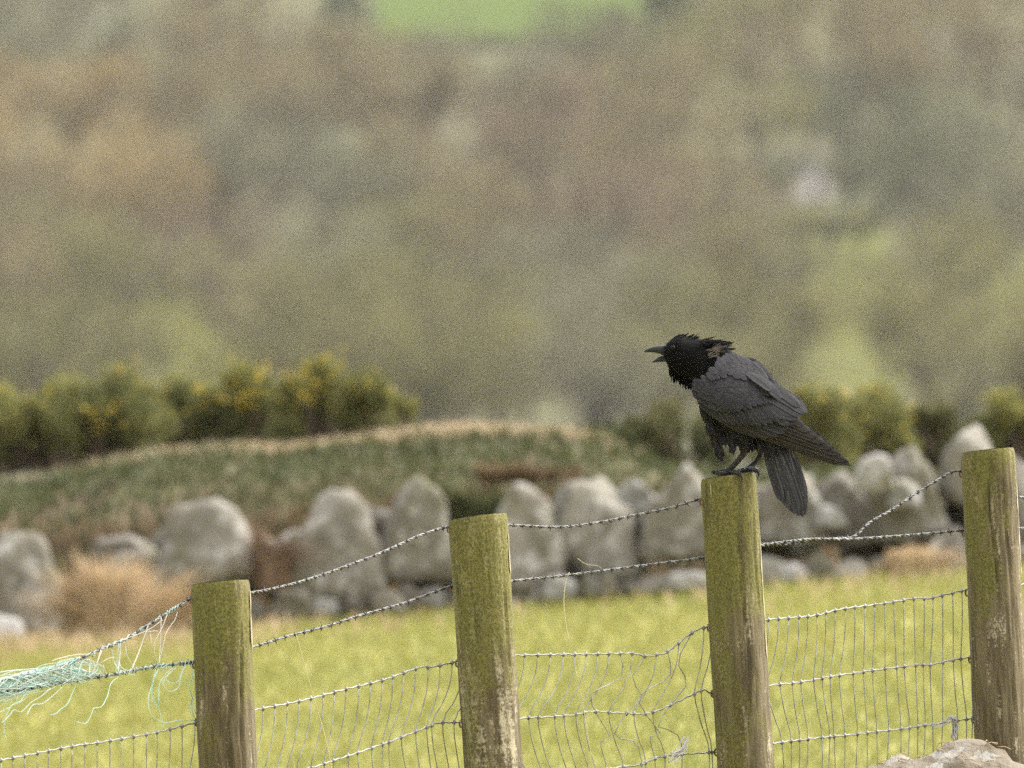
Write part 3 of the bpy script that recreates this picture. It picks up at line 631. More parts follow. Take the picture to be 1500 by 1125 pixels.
# ------------------------------------------------------------------ fence posts
POSTS = [  # top centre px, py, px at py=1125, width top, width bottom(1125), Y
 (323, 853, 334, 86, 85, 39.3), (700, 757, 723, 86, 86, 39.85), (1067, 698, 1092, 81, 83, 40.3), (1447, 660, 1470, 79, 82, 40.75)]
FPY = lambda px: np.interp(px, [-400, 323, 700, 1067, 1447, 2000], [38.3, 39.3, 39.85, 40.3, 40.75, 41.4])
PR = {}
def make_post(i, tx, ty, bx_, w0, w1, Y, label, cracks, topslope):
    top = P(tx, ty, Y); bot = P(bx_, 1125, Y); ax = bot - top; L0 = np.linalg.norm(ax); ax /= L0
    zg = float(G(top[0], Y)); L = (top[2] - zg + .25) / -ax[2]
    r0 = w0 * .5 * Y / FPX; r1 = w1 * .5 * Y / FPX
    na, nz_ = 96, 150; a = np.linspace(0, 2 * math.pi, na, endpoint=False); zz = np.linspace(0, L, nz_)
    r_ = np.random.default_rng(60 + i); grid = np.zeros((nz_, na, 3))
    knots = [(r_.uniform(0, 6.28), r_.uniform(.1, .8)) for _ in range(4)]
    for k, z_ in enumerate(zz):
        rad = r0 + (r1 - r0) * min(z_ / L0, 1.4)
        for j, t_ in enumerate(a):
            q = (math.cos(t_) * 3 + i * 9, math.sin(t_) * 3, z_ * 4)
            d_ = .0020 * fbm(q, .6, 3) + .0008 * fbm((math.cos(t_) * 22 + i, math.sin(t_) * 22, z_ * 5), 1, 3)
            for (ca, z0, z1, dp, wd) in cracks:
                if z0 < z_ < z1:
                    dl = (t_ - ca - .08 * math.sin(z_ * 19 + i) + math.pi) % (2 * math.pi) - math.pi
                    d_ -= dp * math.exp(-(dl / wd) ** 2) * min(1, (z_ - z0) / .04, (z1 - z_) / .05)
            for (ka, kz) in knots:
                dl = (t_ - ka + math.pi) % (2 * math.pi) - math.pi; d_ += .0022 * math.exp(-((dl * .05 / .012) ** 2 + ((z_ - kz) / .018) ** 2))
            rr = rad + d_ - (.0022 * math.exp(-z_ / .003) if z_ < .02 else 0)
            grid[k, j] = (rr * math.cos(t_), rr * math.sin(t_), -z_ + (topslope[0] * math.cos(t_) + topslope[1] * math.sin(t_)) * rr * max(0, 1 - z_ / .12))
    o = empty('fence_post', top, label, 'fence post', 'round wooden fence posts')
    o.rotation_mode = 'QUATERNION'; o.rotation_quaternion = Vector((0, 0, -1)).rotation_difference(Vector(ax))
    mb = MB(); mb.grid(grid, close=True); body = mb.build('shaft', M_post, o); body.color = ((.32, .52, .60, .26)[i], (.25, .55, .3, .3)[i], 0, 1)
    rim = grid[0]; mb = MB(); rings = []
    for f in np.linspace(1, 0.02, 9):
        rg_ = rim * np.array([f, f, 1]); rg_[:, 2] = (topslope[0] * rg_[:, 0] + topslope[1] * rg_[:, 1]) + np.array([.0012 * fbm((x_ * 60 + i, y_ * 60, 1), 1, 3) for x_, y_, _ in rg_]) * (1 - f ** 8) + .0005
        rings.append(rg_)
    mb.grid(np.array(rings), close=True); mb.build('post_top', M_posttop, o)
    PR[i] = (top, ax, r0, r1, L0)
    return o
CAM = -math.pi / 2                                     # the side of a post that faces the camera
make_post(0, *POSTS[0], 'green and grey round post beside the turquoise twine, lowest of the four', [(CAM + .62, .06, .9, .006, .035), (CAM + .2, .18, .6, .003, .03), (CAM - .3, .3, .8, .003, .03)], (.05, -.045))
make_post(1, *POSTS[1], 'olive round post with horizontal pale ripple marks low down, second from the left', [(CAM + .9, .10, .3, .004, .04), (CAM - .5, .2, .7, .002, .03)], (.07, -.05))
make_post(2, *POSTS[2], 'bright green mossy round post that the bird stands on', [(CAM + .25, .16, .8, .004, .03), (CAM - .7, .02, .12, .002, .02), (CAM + 1.0, .05, .25, .004, .05)], (.08, -.05))
make_post(3, *POSTS[3], 'brown cracked round post behind the lichened rock, tallest of the four', [(CAM + .02, .0, .32, .006, .035), (CAM + .55, .03, .5, .003, .04), (CAM - .35, .3, .8, .003, .03)], (.06, -.05))
# pale strips: a thin nail streak on the bird's post, pale edges along the posts' right sides
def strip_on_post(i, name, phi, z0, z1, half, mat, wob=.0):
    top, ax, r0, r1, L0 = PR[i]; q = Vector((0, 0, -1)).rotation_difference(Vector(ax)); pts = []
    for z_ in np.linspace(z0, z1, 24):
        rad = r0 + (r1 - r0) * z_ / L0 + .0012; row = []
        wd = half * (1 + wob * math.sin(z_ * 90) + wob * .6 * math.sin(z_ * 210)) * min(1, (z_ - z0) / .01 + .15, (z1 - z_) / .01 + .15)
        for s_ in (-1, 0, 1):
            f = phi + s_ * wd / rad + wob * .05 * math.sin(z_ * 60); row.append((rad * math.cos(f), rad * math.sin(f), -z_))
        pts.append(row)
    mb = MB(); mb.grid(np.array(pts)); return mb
posts = [o for o in C.objects if o.name.startswith('fence_post')]
strip_on_post(2, 'nail_streak', CAM - .72, .008, .035, .0009, M_palestrip, .2).build('pale_streak', M_palestrip, posts[2])
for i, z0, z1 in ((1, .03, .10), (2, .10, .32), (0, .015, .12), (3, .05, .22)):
    strip_on_post(i, 'edge', CAM + 1.38, z0, z1, .0035, M_palestrip, .5).build('pale_edge', M_palestrip, posts[i])

# ------------------------------------------------------------------ wires
def wpts(pts, n=None, back=.055, jit=0):
    pts = np.array(pts, float); d = np.linalg.norm(np.diff(pts, axis=0), axis=1).sum()
    c = catmull(pts, n or max(int(d / 2.5), 4)); out = []
    for px, py in c: out.append(P(px, py, float(FPY(px)) + back))
    return np.array(out)
B1 = [(-200, 1010), (-90, 1008), (0, 996), (43, 987), (89, 976), (120, 964), (150, 950), (181, 938), (221, 913), (255, 892), (278, 878), (320, 872), (370, 868), (422, 857), (472, 842), (516, 826), (548, 814), (580, 800), (616, 784), (656, 772), (700, 768), (744, 769), (819, 772), (878, 765), (938, 753), (985, 743), (1025, 731)]
B2 = [(-200, 1040), (-80, 1028), (0, 1015), (61, 1005), (123, 995), (172, 987), (230, 976), (282, 970), (325, 958), (373, 947), (422, 932), (476, 918), (526, 902), (580, 887), (616, 875), (661, 859), (705, 854), (750, 851), (835, 842), (898, 834), (961, 826), (1030, 817), (1070, 808), (1115, 799), (1183, 790), (1237, 790), (1304, 786), (1367, 781), (1410, 777), (1450, 775), (1493, 774), (1560, 772), (1800, 760)]
B3 = [(1055, 800), (1085, 801), (1115, 797), (1150, 797), (1183, 792), (1220, 789), (1250, 786), (1273, 766), (1304, 748), (1331, 730), (1367, 707), (1405, 690), (1450, 712), (1490, 727), (1560, 735), (1800, 725)]
def barbed(name, pts, label, back=.055, pitch=20, sp=20.5, seed=1):
    r_ = np.random.default_rng(seed); c = wpts(pts, back=back); t = unit(np.gradient(c, axis=0))
    s_ = np.concatenate([[0], np.cumsum(np.linalg.norm(np.diff(c, axis=0), axis=1))]); o = empty(name, c[0], label, 'barbed wire')
    u = unit(np.cross(t, [0, 1.0, 0])); v = np.cross(t, u)
    mb = MB()
    nn = int(s_[-1] / .0024); ss = np.linspace(0, s_[-1], nn)
    I = lambda A: np.stack([np.interp(ss, s_, A[:, k]) for k in range(3)], -1)
    cc, uu, vv = I(c), I(u), I(v); ph = ss * 2 * math.pi / (pitch * 1.17e-3)
    for q in (0, math.pi):
        mb.tube(cc + .00125 * (np.cos(ph + q)[:, None] * uu + np.sin(ph + q)[:, None] * vv) - c[0], .00125, 6)
    mb.build('strand', M_barb, o)
    mb = MB(); pos_ = .01
    while pos_ < s_[-1]:
        p_ = np.array([np.interp(pos_, s_, c[:, k]) for k in range(3)]); tt = np.array([np.interp(pos_, s_, t[:, k]) for k in range(3)])
        a = r_.uniform(0, 6.28); uu_ = unit(np.cross(tt, [0, 1.0, 0])); vv_ = np.cross(tt, uu_)
        for q in range(2):
            d_ = math.cos(a + q * 1.2) * uu_ + math.sin(a + q * 1.2) * vv_ + tt * r_.uniform(-.5, .5)
            l1 = r_.uniform(.0050, .0078)
            mb.tube(np.array([p_ - d_ * l1 + tt * .001, p_ - d_ * .002, p_ + d_ * .002, p_ + d_ * l1 - tt * .001]) + tt * (q - .5) * .002 - c[0], [.0004, .0011, .0011, .0004], 5)
        mb.tube(np.array([p_ - tt * .003, p_ + tt * .003]) - c[0], .0027, 7)
        pos_ += sp * 1.17e-3 * r_.uniform(.85, 1.15)
    mb.build('barb', M_barbs, o); return o
barbed('barbed_wire', B1, 'upper barbed wire between the posts, ending at the post under the bird', seed=1)
barbed('barbed_wire', B2, 'lower barbed wire running straight along all four posts', seed=2)
barbed('barbed_wire', B3, 'barbed wire that climbs from the lower strand up to the top of the last post', .060, seed=3)

L1 = [(-200, 1150), (-90, 1130), (0, 1114), (101, 1094), (150, 1087), (224, 1074), (285, 1059), (330, 1050), (375, 1040), (429, 1029), (460, 1022), (512, 1008), (562, 996), (613, 978), (634, 977), (670, 969), (712, 963), (758, 960), (811, 959), (866, 958), (926, 957), (945, 961), (973, 957), (993, 943), (1013, 927), (1038, 917), (1080, 912), (1123, 908), (1192, 902), (1228, 893), (1286, 885), (1345, 876), (1358, 877), (1416, 864), (1460, 860), (1495, 856), (1560, 850), (1800, 820)]
L2 = [(-200, 1245), (0, 1205), (150, 1180), (285, 1155), (375, 1140), (458, 1124), (489, 1114), (526, 1102), (575, 1085), (618, 1068), (642, 1059), (672, 1058), (712, 1054), (764, 1052), (835, 1048), (866, 1042), (902, 1044), (942, 1046), (961, 1042), (1001, 1024), (1029, 1011), (1046, 1016), (1085, 1010), (1128, 1004), (1174, 999), (1224, 990), (1286, 981), (1345, 974), (1363, 974), (1390, 968), (1421, 963), (1460, 958), (1500, 952), (1800, 915)]
L3 = [(-200, 1345), (0, 1300), (285, 1250), (375, 1235), (500, 1215), (672, 1170), (760, 1150), (870, 1130), (914, 1123), (938, 1120), (965, 1109), (1001, 1105), (1052, 1101), (1090, 1095), (1134, 1089), (1188, 1082), (1259, 1075), (1331, 1066), (1394, 1057), (1428, 1052), (1480, 1046), (1560, 1035), (1800, 1010)]
L4 = [(-200, 1445), (285, 1345), (672, 1265), (900, 1225), (1130, 1190), (1430, 1150), (1800, 1110)]
L5 = [(-200, 1560), (285, 1460), (672, 1380), (900, 1340), (1130, 1300), (1430, 1260), (1800, 1215)]
net = empty('wire_netting', P(750, 1200, 40.0), 'galvanised sheep netting with slack bent uprights hung along the posts', 'wire netting')
no = np.array(net.location)
def crossy(Ln, x): q = np.array(Ln); return float(np.interp(x, q[:, 0], q[:, 1]))
SP = {1: [], 2: [], 3: []}
stays = []
r_ = np.random.default_rng(77)
x = -170
while x < 1760:
    if x < 275: stp, d1, d2 = 17.5, -3, 3
    elif x < 655: stp = 16.8; d1, d2 = -14 - (x - 275) / 380 * 6, 14
    elif x < 1030: stp, d1, d2 = 18.0, -32, 17
    elif x < 1425: stp = 14.0; f = min(max((x - 1110) / 200, 0), 1); d1, d2 = -17 * (1 - f) - 0, 15 * (1 - f) + 4
    else: stp, d1, d2 = 14, -2, 3
    stays.append((x, d1 + r_.normal() * 2.5, d2 + r_.normal() * 2.5, r_.normal() * 1.5)); x += stp * r_.uniform(.9, 1.1)
chaos = 0
for k, (x, d1, d2, jj) in enumerate(stays):
    y1 = crossy(L1, x); x2 = x + d1; y2 = crossy(L2, x2); x3 = x2 + d2; y3 = crossy(L3, x3); x4 = x3 + r_.normal() * 4; y4 = crossy(L4, x4); x5 = x4 + r_.normal() * 3; y5 = crossy(L5, x5)
    bul = .16 * abs(d1) + r_.uniform(0, 2)
    pts = [(x, y1), (x + d1 * .18 + bul * .4, y1 + (y2 - y1) * .32), (x + d1 * .55 + bul * .3, y1 + (y2 - y1) * .66), (x2, y2)]
    if 900 < x < 1030 and (k % 2 == 0):
        a = r_.uniform(12, 24) * (1 if (k // 2) % 2 else -1)
        pts = [(x, y1), (x + d1 * .3 + a * .6, y1 + (y2 - y1) * .4), (x + d1 * .7 + a * -.8, y1 + (y2 - y1) * .7), (x2, y2), (x2 + a, y2 + (y3 - y2) * .45)]
    pts += [(x2 + (x3 - x2) * .55 - bul * .35, y2 + (y3 - y2) * .55), (x3, y3), (x4, y4), (x5, y5)]
    mb = MB(); c = wpts(pts, 26, back=.056); c[:, 1] += np.interp(np.arange(26), [0, 5, 9, 14, 25], [0, .012, 0, .01, 0]) * r_.uniform(-1, 1)
    mb.tube(c - no, .00100, 5); mb.build('stay_wire', M_wire, net)
    SP[1].append((x, y1)); SP[2].append((x2, y2)); SP[3].append((x3, y3))
for idx, Ln in enumerate((L1, L2, L3, L4, L5)):
    mb = MB(); c = wpts(Ln, back=.056); wv = np.sin(np.arange(len(c)) * 1.05) * .0007; c[:, 2] += wv
    mb.tube(c - no, .00142, 6)
    if idx < 3:
        for (sx, sy) in SP[idx + 1]:
            q = P(sx, sy, float(FPY(sx)) + .056) - no; tdir = np.array([.0036, 0, .0006])
            mb.tube(np.array([q - tdir, q - tdir * .6, q + tdir * .6, q + tdir]), [.0015, .0030, .0030, .0015], 7)
            mb.tube(np.array([q + [0, 0, -.0045], q, q + [0, 0, .0045]]), [.0014, .0026, .0014], 6)
    mb.build('line_wire', M_wire, net)
# staples that hold the wires to the posts (parts of the posts)
for i, ys in ((0, (876, 972, 1056)), (1, (772, 860, 969, 1058)), (2, (732, 818, 917, 1014, 1100)), (3, (691, 778, 866, 964, 1052))):
    top, ax, r0, r1, L0 = PR[i]
    Pm = posts[i]; qi = Pm.rotation_quaternion.to_matrix().inverted()
    for y_ in ys:
        z_ = (y_ - POSTS[i][1]) * POSTS[i][5] / FPX; f = -2.62 if False else 2.62
        rad = r0 + .001
        b0 = np.array([rad * math.cos(f), rad * math.sin(f), -z_ - .006]); ou = np.array([math.cos(f), math.sin(f), 0]) * .009
        mb = MB(); mb.tube(catmull([b0 - ou * .3, b0 + ou, b0 + ou + [0, 0, .010], b0 - ou * .3 + [0, 0, .011]], 12), .0017, 6); mb.build('staple', M_rust, Pm)

# ------------------------------------------------------------------ turquoise twine caught on the left wires
tw = empty('frayed_twine', P(120, 980, 38.9), 'frayed turquoise and white baler twine tangled round the barbed wires at the left', 'twine')
to = np.array(tw.location)
def z2(pts): return [(x_ / 5.0, 860 + y_ / 5.0) for x_, y_ in pts]      # traced on an enlargement of the photograph
def strand(mb, pts, rad=.0009, back=.045, n=26, seed=0, frizz=.6):
    r_ = np.random.default_rng(seed); c = wpts(pts, n, back); c += np.cumsum(r_.normal(size=c.shape), 0) * .00025 * frizz
    c[:, 1] += np.sin(np.linspace(0, 5, n) + seed) * .006
    mb.tube(c - to, rad, 5, r=r_.random())
mt, mw = MB(), MB()
TURQ = [[(190, 770), (150, 830), (80, 870), (40, 960), (30, 1040), (50, 1120)], [(75, 880), (30, 900), (-20, 915)], [(370, 740), (300, 800), (230, 840), (160, 910), (110, 895), (70, 940), (20, 990)],
 [(455, 730), (380, 800), (310, 855), (240, 865), (195, 940)], [(560, 705), (520, 800), (490, 860), (450, 890), (420, 920), (370, 930)], [(870, 655), (810, 710), (790, 790), (745, 875), (690, 885), (665, 940), (625, 1000), (555, 985)],
 [(1140, 600), (1125, 680), (1100, 760), (1085, 830), (1100, 920), (1150, 970), (1220, 995), (1320, 975), (1430, 975)], [(1160, 600), (1120, 700), (1130, 820), (1160, 880), (1180, 950), (1200, 1030)],
 [(1130, 640), (1110, 740), (1120, 830), (1150, 880)], [(1180, 600), (1200, 640), (1165, 720), (1160, 850)], [(1290, 590), (1220, 650), (1190, 710), (1240, 765), (1300, 735), (1320, 650), (1350, 570)],
 [(1280, 580), (1215, 640), (1240, 700), (1310, 690), (1345, 580)], [(1400, 560), (1410, 640), (1385, 730), (1410, 830), (1400, 900), (1430, 970)], [(1410, 640), (1420, 760), (1400, 850), (1430, 930)], [(1380, 720), (1405, 800), (1390, 900), (1425, 950)],
 [(820, 460), (830, 540), (870, 620)], [(660, 520), (655, 640)], [(630, 520), (590, 570), (575, 690)], [(520, 560), (515, 690)], [(470, 590), (440, 700)], [(870, 410), (850, 620)], [(880, 420), (875, 560), (920, 610)]]
for k, q in enumerate(TURQ):
    m1 = MB(); strand(m1, z2(q), .00068, seed=k + 3); m1.build('hanging_strand', M_twine, tw)
WHITE = [[(1300, 180), (1280, 240), (1220, 330), (1190, 450), (1165, 550)], [(1225, 200), (1190, 290), (1140, 390), (1130, 470), (1160, 560)], [(1180, 220), (1175, 380), (1165, 560)], [(1085, 280), (1030, 440), (965, 600)], [(1190, 240), (1110, 300), (1030, 340), (930, 375), (880, 400)],
 [(1100, 320), (1110, 420)], [(1060, 330), (1140, 320), (1170, 330)], [(740, 460), (710, 560), (660, 660)], [(745, 470), (700, 580), (650, 670)], [(880, 410), (868, 520), (865, 620)], [(886, 410), (872, 600)], [(680, 490), (560, 495), (440, 520), (380, 540)], [(920, 430), (930, 500), (980, 590)], [(730, 560), (800, 520), (840, 520)], [(755, 570), (780, 640)]]
for k, q in enumerate(WHITE):
    m1 = MB(); strand(m1, z2(q), .00085 if k in (2, 3, 7, 9) else .00055, seed=k + 40, frizz=.3); m1.build('white_strand', M_twine_w, tw)
r_ = np.random.default_rng(9)
for k in range(520):                                     # dense mat between the two wires at far left
    xa = r_.uniform(-150, 118) if k < 500 else r_.uniform(60, 140); xb_ = xa + r_.normal() * 34
    xa = min(xa, 150); xb_ = min(xb_, 150)
    ya = crossy(B1, xa) + r_.uniform(-5, 3); yb = crossy(B2, xb_) + r_.uniform(-3, 8 if xb_ < 40 else 3)
    xm = (xa + xb_) / 2 + r_.normal() * 22; ym = (ya + yb) / 2 + r_.normal() * 5
    strand(mt if r_.random() < .8 else mw, [(xa, ya), (min(xm, 150), ym), (xb_, yb)], r_.uniform(.00032, .0007), .056 + r_.uniform(-.015, .015), 12, 200 + k, .8)
for k in range(60):                                      # fuzz along both wires
    xa = r_.uniform(-60, 275); Bn = B1 if k % 2 else B2; ya = crossy(Bn, xa); l = r_.uniform(6, 16)
    strand(mt, [(xa, ya - 2), (xa + r_.normal() * 5, ya + r_.uniform(-4, 4)), (min(xa + l, 278), crossy(Bn, xa + l) + r_.uniform(-4, 5))], .0005, .052, 8, 1600 + k, .8)
for k in range(70):                                      # fringe hanging below the mat
    xa = r_.uniform(-120, 42); ya = crossy(B2, xa); l = r_.uniform(8, 26)
    strand(mt, [(xa, ya - 3), (xa - r_.uniform(0, 8), ya + l * .5), (xa - r_.uniform(4, 24), ya + l)], .00042, .05, 9, 1800 + k, 1.0)
# whipped turns wound on the wires
for (Bn, x0, x1) in ((B2, 205, 240), (B2, 262, 284), (B1, 245, 262), (B1, 150, 190), (B2, 170, 200)):
    nn = 90; xx = np.linspace(x0, x1, nn); yy = np.interp(xx, np.array(Bn)[:, 0], np.array(Bn)[:, 1]); ph = np.linspace(0, 26, nn)
    c = np.array([P(a_, b_, float(FPY(a_)) + .055) for a_, b_ in zip(xx, yy)]); c[:, 1] += np.sin(ph) * .0032; c[:, 2] += np.cos(ph) * .0032 + r_.normal(size=nn) * .0006
    mt.tube(c - to, .0010, 5, r=r_.random())
mt.build('turquoise_tangle', M_twine, tw)['kind'] = 'stuff'; mw.build('white_tangle', M_twine_w, tw)['kind'] = 'stuff'

# wisps of wool, stalks
def wisp(name, pts, rad, label, n=26, seed=1, back=.045, mat=M_wool, cat_='wool', spread=.003):
    r_ = np.random.default_rng(seed); mb = MB(); c0 = wpts(pts, 2, back)[0]
    for k in range(n):
        c = wpts(pts, 12, back) + np.cumsum(r_.normal(size=(12, 3)), 0) * spread * .35 + r_.normal(size=3) * spread * .5
        f0, f1 = sorted(r_.uniform(0, 1, 2)); f0 = min(f0, .6); f1 = max(f1, f0 + .3); ii = np.linspace(f0, min(f1, 1), 9) * 11
        c = np.stack([np.interp(ii, np.arange(12), c[:, q]) for q in range(3)], -1)
        mb.tube(c - c0, rad * r_.uniform(.6, 1.2), 4, r=r_.random())
    o = mb.build(name, mat); o.location = c0; return tag(o, label, cat_, None)
wisp('wool_tuft', [(1009, 1078), (1002, 1090), (998, 1100), (985, 1108), (976, 1114)], .0009, 'white wisp of sheep wool caught on the netting left of the bird\'s post', 30, 1)
wisp('wool_tuft', [(1385, 1060), (1393, 1053), (1399, 1056), (1400, 1072), (1398, 1086)], .0009, 'white wool strand hanging on the netting above the lichened rock', 40, 2)
wisp('wool_tuft', [(1362, 1068), (1375, 1062), (1388, 1058)], .0005, 'thin wool thread along the netting wire left of the wool strand', 10, 3)
def stalk(pts, rad, label, back=.03):
    c = wpts(pts, 24, back); mb = MB(); mb.tube(c - c[0], np.linspace(rad, rad * .45, 24), 6); o = mb.build('grass_stalk', M_stalk); o.location = c[0]; tag(o, label, 'grass stalk', 'dry grass stalks by the fence')
stalk([(530, 1480), (500, 1240), (483, 1110), (462, 1030), (445, 970), (434, 930)], .0013, 'long thin pale grass stalk leaning across the netting between the first two posts')
stalk([(430, 1450), (428, 1180), (432, 1125), (424, 1095), (418, 1060)], .0009, 'short faint grass stalk low beside the first post')
stalk([(900, 1480), (880, 1200), (862, 1085), (852, 1020), (842, 975)], .0011, 'pale grass stalk behind the netting left of the bird\'s post')
stalk([(834, 942), (829, 915), (826, 880), (829, 852), (834, 838)], .0010, 'single dry stem hanging from the lower barbed wire left of the bird\'s post', .054)
stalk([(846, 818), (858, 826), (876, 829), (882, 834)], .0006, 'tiny curled straw on top of the lower barbed wire', .054)

# ------------------------------------------------------------------ rock at the foot of the last post
rk = empty('rock', P(1360, 1130, 40.3), 'broad pale lichened rock at the foot of the last post, cut by the bottom edge', 'rock')
zr = float(G(.72, 40.3))
w_ = 330 * 40.3 / FPX; top_z = P(0, 1085, 40.3)[2]; h_ = (top_z - zr) + .12
r3 = np.random.default_rng(4); v, f = ICO[5]; 
nz = np.array([fbm(tuple(q * 1.0 + 11), 1.6, 6) for q in v]); ridg = np.array([abs(fbm((q[0] * 1.2 + q[2] * .8, q[1], q[2] * 5), 2.2, 4)) for q in v])
out = v * (1 + .12 * nz - .10 * ridg)[:, None]
out[:, 2] = np.sign(out[:, 2]) * np.abs(out[:, 2]) ** .8
out[:, 0] += .1 * np.clip(out[:, 2], 0, 1)
out = out / np.abs(out).max(0) * np.array([w_ * .74, .17, h_ * .5])
c0 = np.array(P(1356, 1085, 40.3)); c0[2] = top_z - h_ * .5 + .004
mb = MB(); mb.add(out, [f]); o = mb.build('stone', M_rock, rk); o.location = c0 - np.array(rk.location)
mb = MB()                                                    # dead grass bits lying over the rock
for k in range(90):
    a = r3.uniform(-1, 1) * .42 * w_ * .9; th = r3.uniform(-1, 1) * .12
    j = np.argmin((out[:, 0] - a) ** 2 + (out[:, 1] - th) ** 2 - out[:, 2] * .02); p_ = out[j] + c0 - np.array(rk.location) + [0, 0, .002]
    d_ = np.array([r3.normal() * .007, r3.normal() * .005, r3.normal() * .002 + .001])
    mb.tube(catmull([p_ - d_, p_ + [0, 0, .003], p_ + d_], 5), .0008, 4, r=r3.random())
mb.build('dead_grass', M_straw, rk)['kind'] = 'stuff'

# ------------------------------------------------------------------ the bird
YB = 40.3
ZS = 3.31 * FPX / YB                                # enlargement pixels per metre
O = P(900 + 610 / 3.31, 450 + 806 / 3.31, YB)
bird = empty('raven', O, 'black raven calling with open beak on the mossy post', 'bird')
def L(u, v, y=0.0): return np.array([(u - 610) / ZS, y, -(v - 806) / ZS])
# rings from rump to face: top (u,v), bottom (u,v), half width
RG = [((862, 552), (790, 652), .012), ((836, 500), (745, 662), .026), ((798, 440), (672, 664), .042), ((748, 360), (610, 668), .053), ((700, 295), (545, 650), .060), ((632, 255), (490, 600), .062),
      ((572, 215), (432, 512), .060), ((520, 200), (388, 410), .053), ((470, 168), (350, 352), .044), ((415, 152), (312, 338), .039), ((362, 146), (283, 322), .036), ((318, 138), (262, 296), .033), ((285, 146), (252, 272), .029), ((262, 164), (243, 250), .022), ((246, 184), (239, 236), .013), ((240, 200), (238, 222), .005)]
ctr = []; hv = []; hw = []
for t_, b_, w__ in RG:
    a_, c_ = L(*t_), L(*b_); ctr.append((a_ + c_) / 2); hv.append((a_ - c_) / 2); hw.append(w__)
ctr, hv, hw = map(np.array, (ctr, hv, hw)); NR = len(RG)
NU = 76
CC = catmull(ctr, NU)
_s = np.concatenate([[0], np.cumsum(np.linalg.norm(np.diff(ctr, axis=0), axis=1))]); _ss = np.linspace(0, _s[-1], NU)
HV = np.stack([np.interp(_ss, _s, hv[:, k]) for k in range(3)], -1); HW = np.interp(_ss, _s, hw)
k5 = np.ones(5) / 5
for A in (HV[:, 0], HV[:, 2], HW): A[2:-2] = np.convolve(A, k5, 'valid')
UR = np.interp(np.arange(NR), np.arange(NR), _s) / _s[-1] * (NU - 1)      # ring number -> fine index
def S(u, phi):                                        # u in fine index 0..NU-1
    i = min(max(int(u), 0), NU - 2); t = u - i
    c = CC[i] * (1 - t) + CC[i + 1] * t; h_ = HV[i] * (1 - t) + HV[i + 1] * t; w__ = HW[i] * (1 - t) + HW[i + 1] * t
    return c + h_ * math.cos(phi) + np.array([0, -w__ * math.sin(phi), 0])
NP = 48
gridb = np.array([[S(u, 2 * math.pi * p_ / NP) for p_ in range(NP)] for u in range(NU)])
# soften, close both ends
gridb = np.concatenate([np.repeat(gridb[:1].mean(1, keepdims=True), NP, 1) + .05 * (gridb[:1] - gridb[:1].mean(1, keepdims=True)), gridb, np.repeat(gridb[-1:].mean(1, keepdims=True), NP, 1) + .05 * (gridb[-1:] - gridb[-1:].mean(1, keepdims=True))])
mb = MB(); rr = np.repeat(np.linspace(0, 1, NU + 2) * 0 + .4, NP)
pm = [0] * (UR[7].astype(int) + 2)
mi = np.repeat(np.array([0 if i < UR[7] + 1 else 1 for i in range(NU + 1)]), NP)
mb.grid(gridb, close=True, r=rr, m=mi)
mb.build('body', [M_body, M_head], bird)

def feather(mb, base, dirv, nrm, length, width, lift=.12, tip=.6, nseg=5, rnd=None, camber=.18, curve=0.0, point=1.0, m=0):
    dirv = unit(dirv); nrm = unit(nrm - dirv * (nrm @ dirv)); side = np.cross(nrm, dirv)
    t = np.linspace(0, 1, nseg + 1); rows = []; uv = []
    for q in t:
        wq = width * min(1, .4 + 1.5 * q) * (math.sqrt(max(0, 1 - ((q - tip) / (1 - tip)) ** 2)) if q > tip else 1)
        wq = max(wq ** point * width ** (1 - point) if point != 1 else wq, width * .03)
        c = base + dirv * length * q + nrm * (lift * length * q - curve * length * q * q) 
        for s_ in (-1, -.5, 0, .5, 1):
            rows.append(c + side * (wq * .5 * s_) - nrm * camber * wq * s_ * s_ * .5); uv.append((s_, q))
    mb.grid(np.array(rows).reshape(nseg + 1, 5, 3), uv=uv, r=random.random() if rnd is None else rnd, m=m)

def surf_feather(mb, u, phi, length, width, lift, tip=.55, extra=None, sink=.002, **kw):
    p_ = S(u, phi); pu = (S(min(u + .6, NU - 1), phi) - S(max(u - .6, 0), phi)); pp = S(u, phi + .04) - S(u, phi - .04)
    nrm = np.cross(pu, pp); nrm = unit(nrm); 
    i = min(int(u), NU - 1)
    if nrm @ (p_ - CC[i]) < 0: nrm = -nrm
    d_ = -unit(pu)
    if extra is not None: d_ = unit(d_ + extra)
    d_ = unit(d_ - nrm * (d_ @ nrm))
    feather(mb, p_ - nrm * sink, d_, nrm, length, width, lift, tip, **kw)

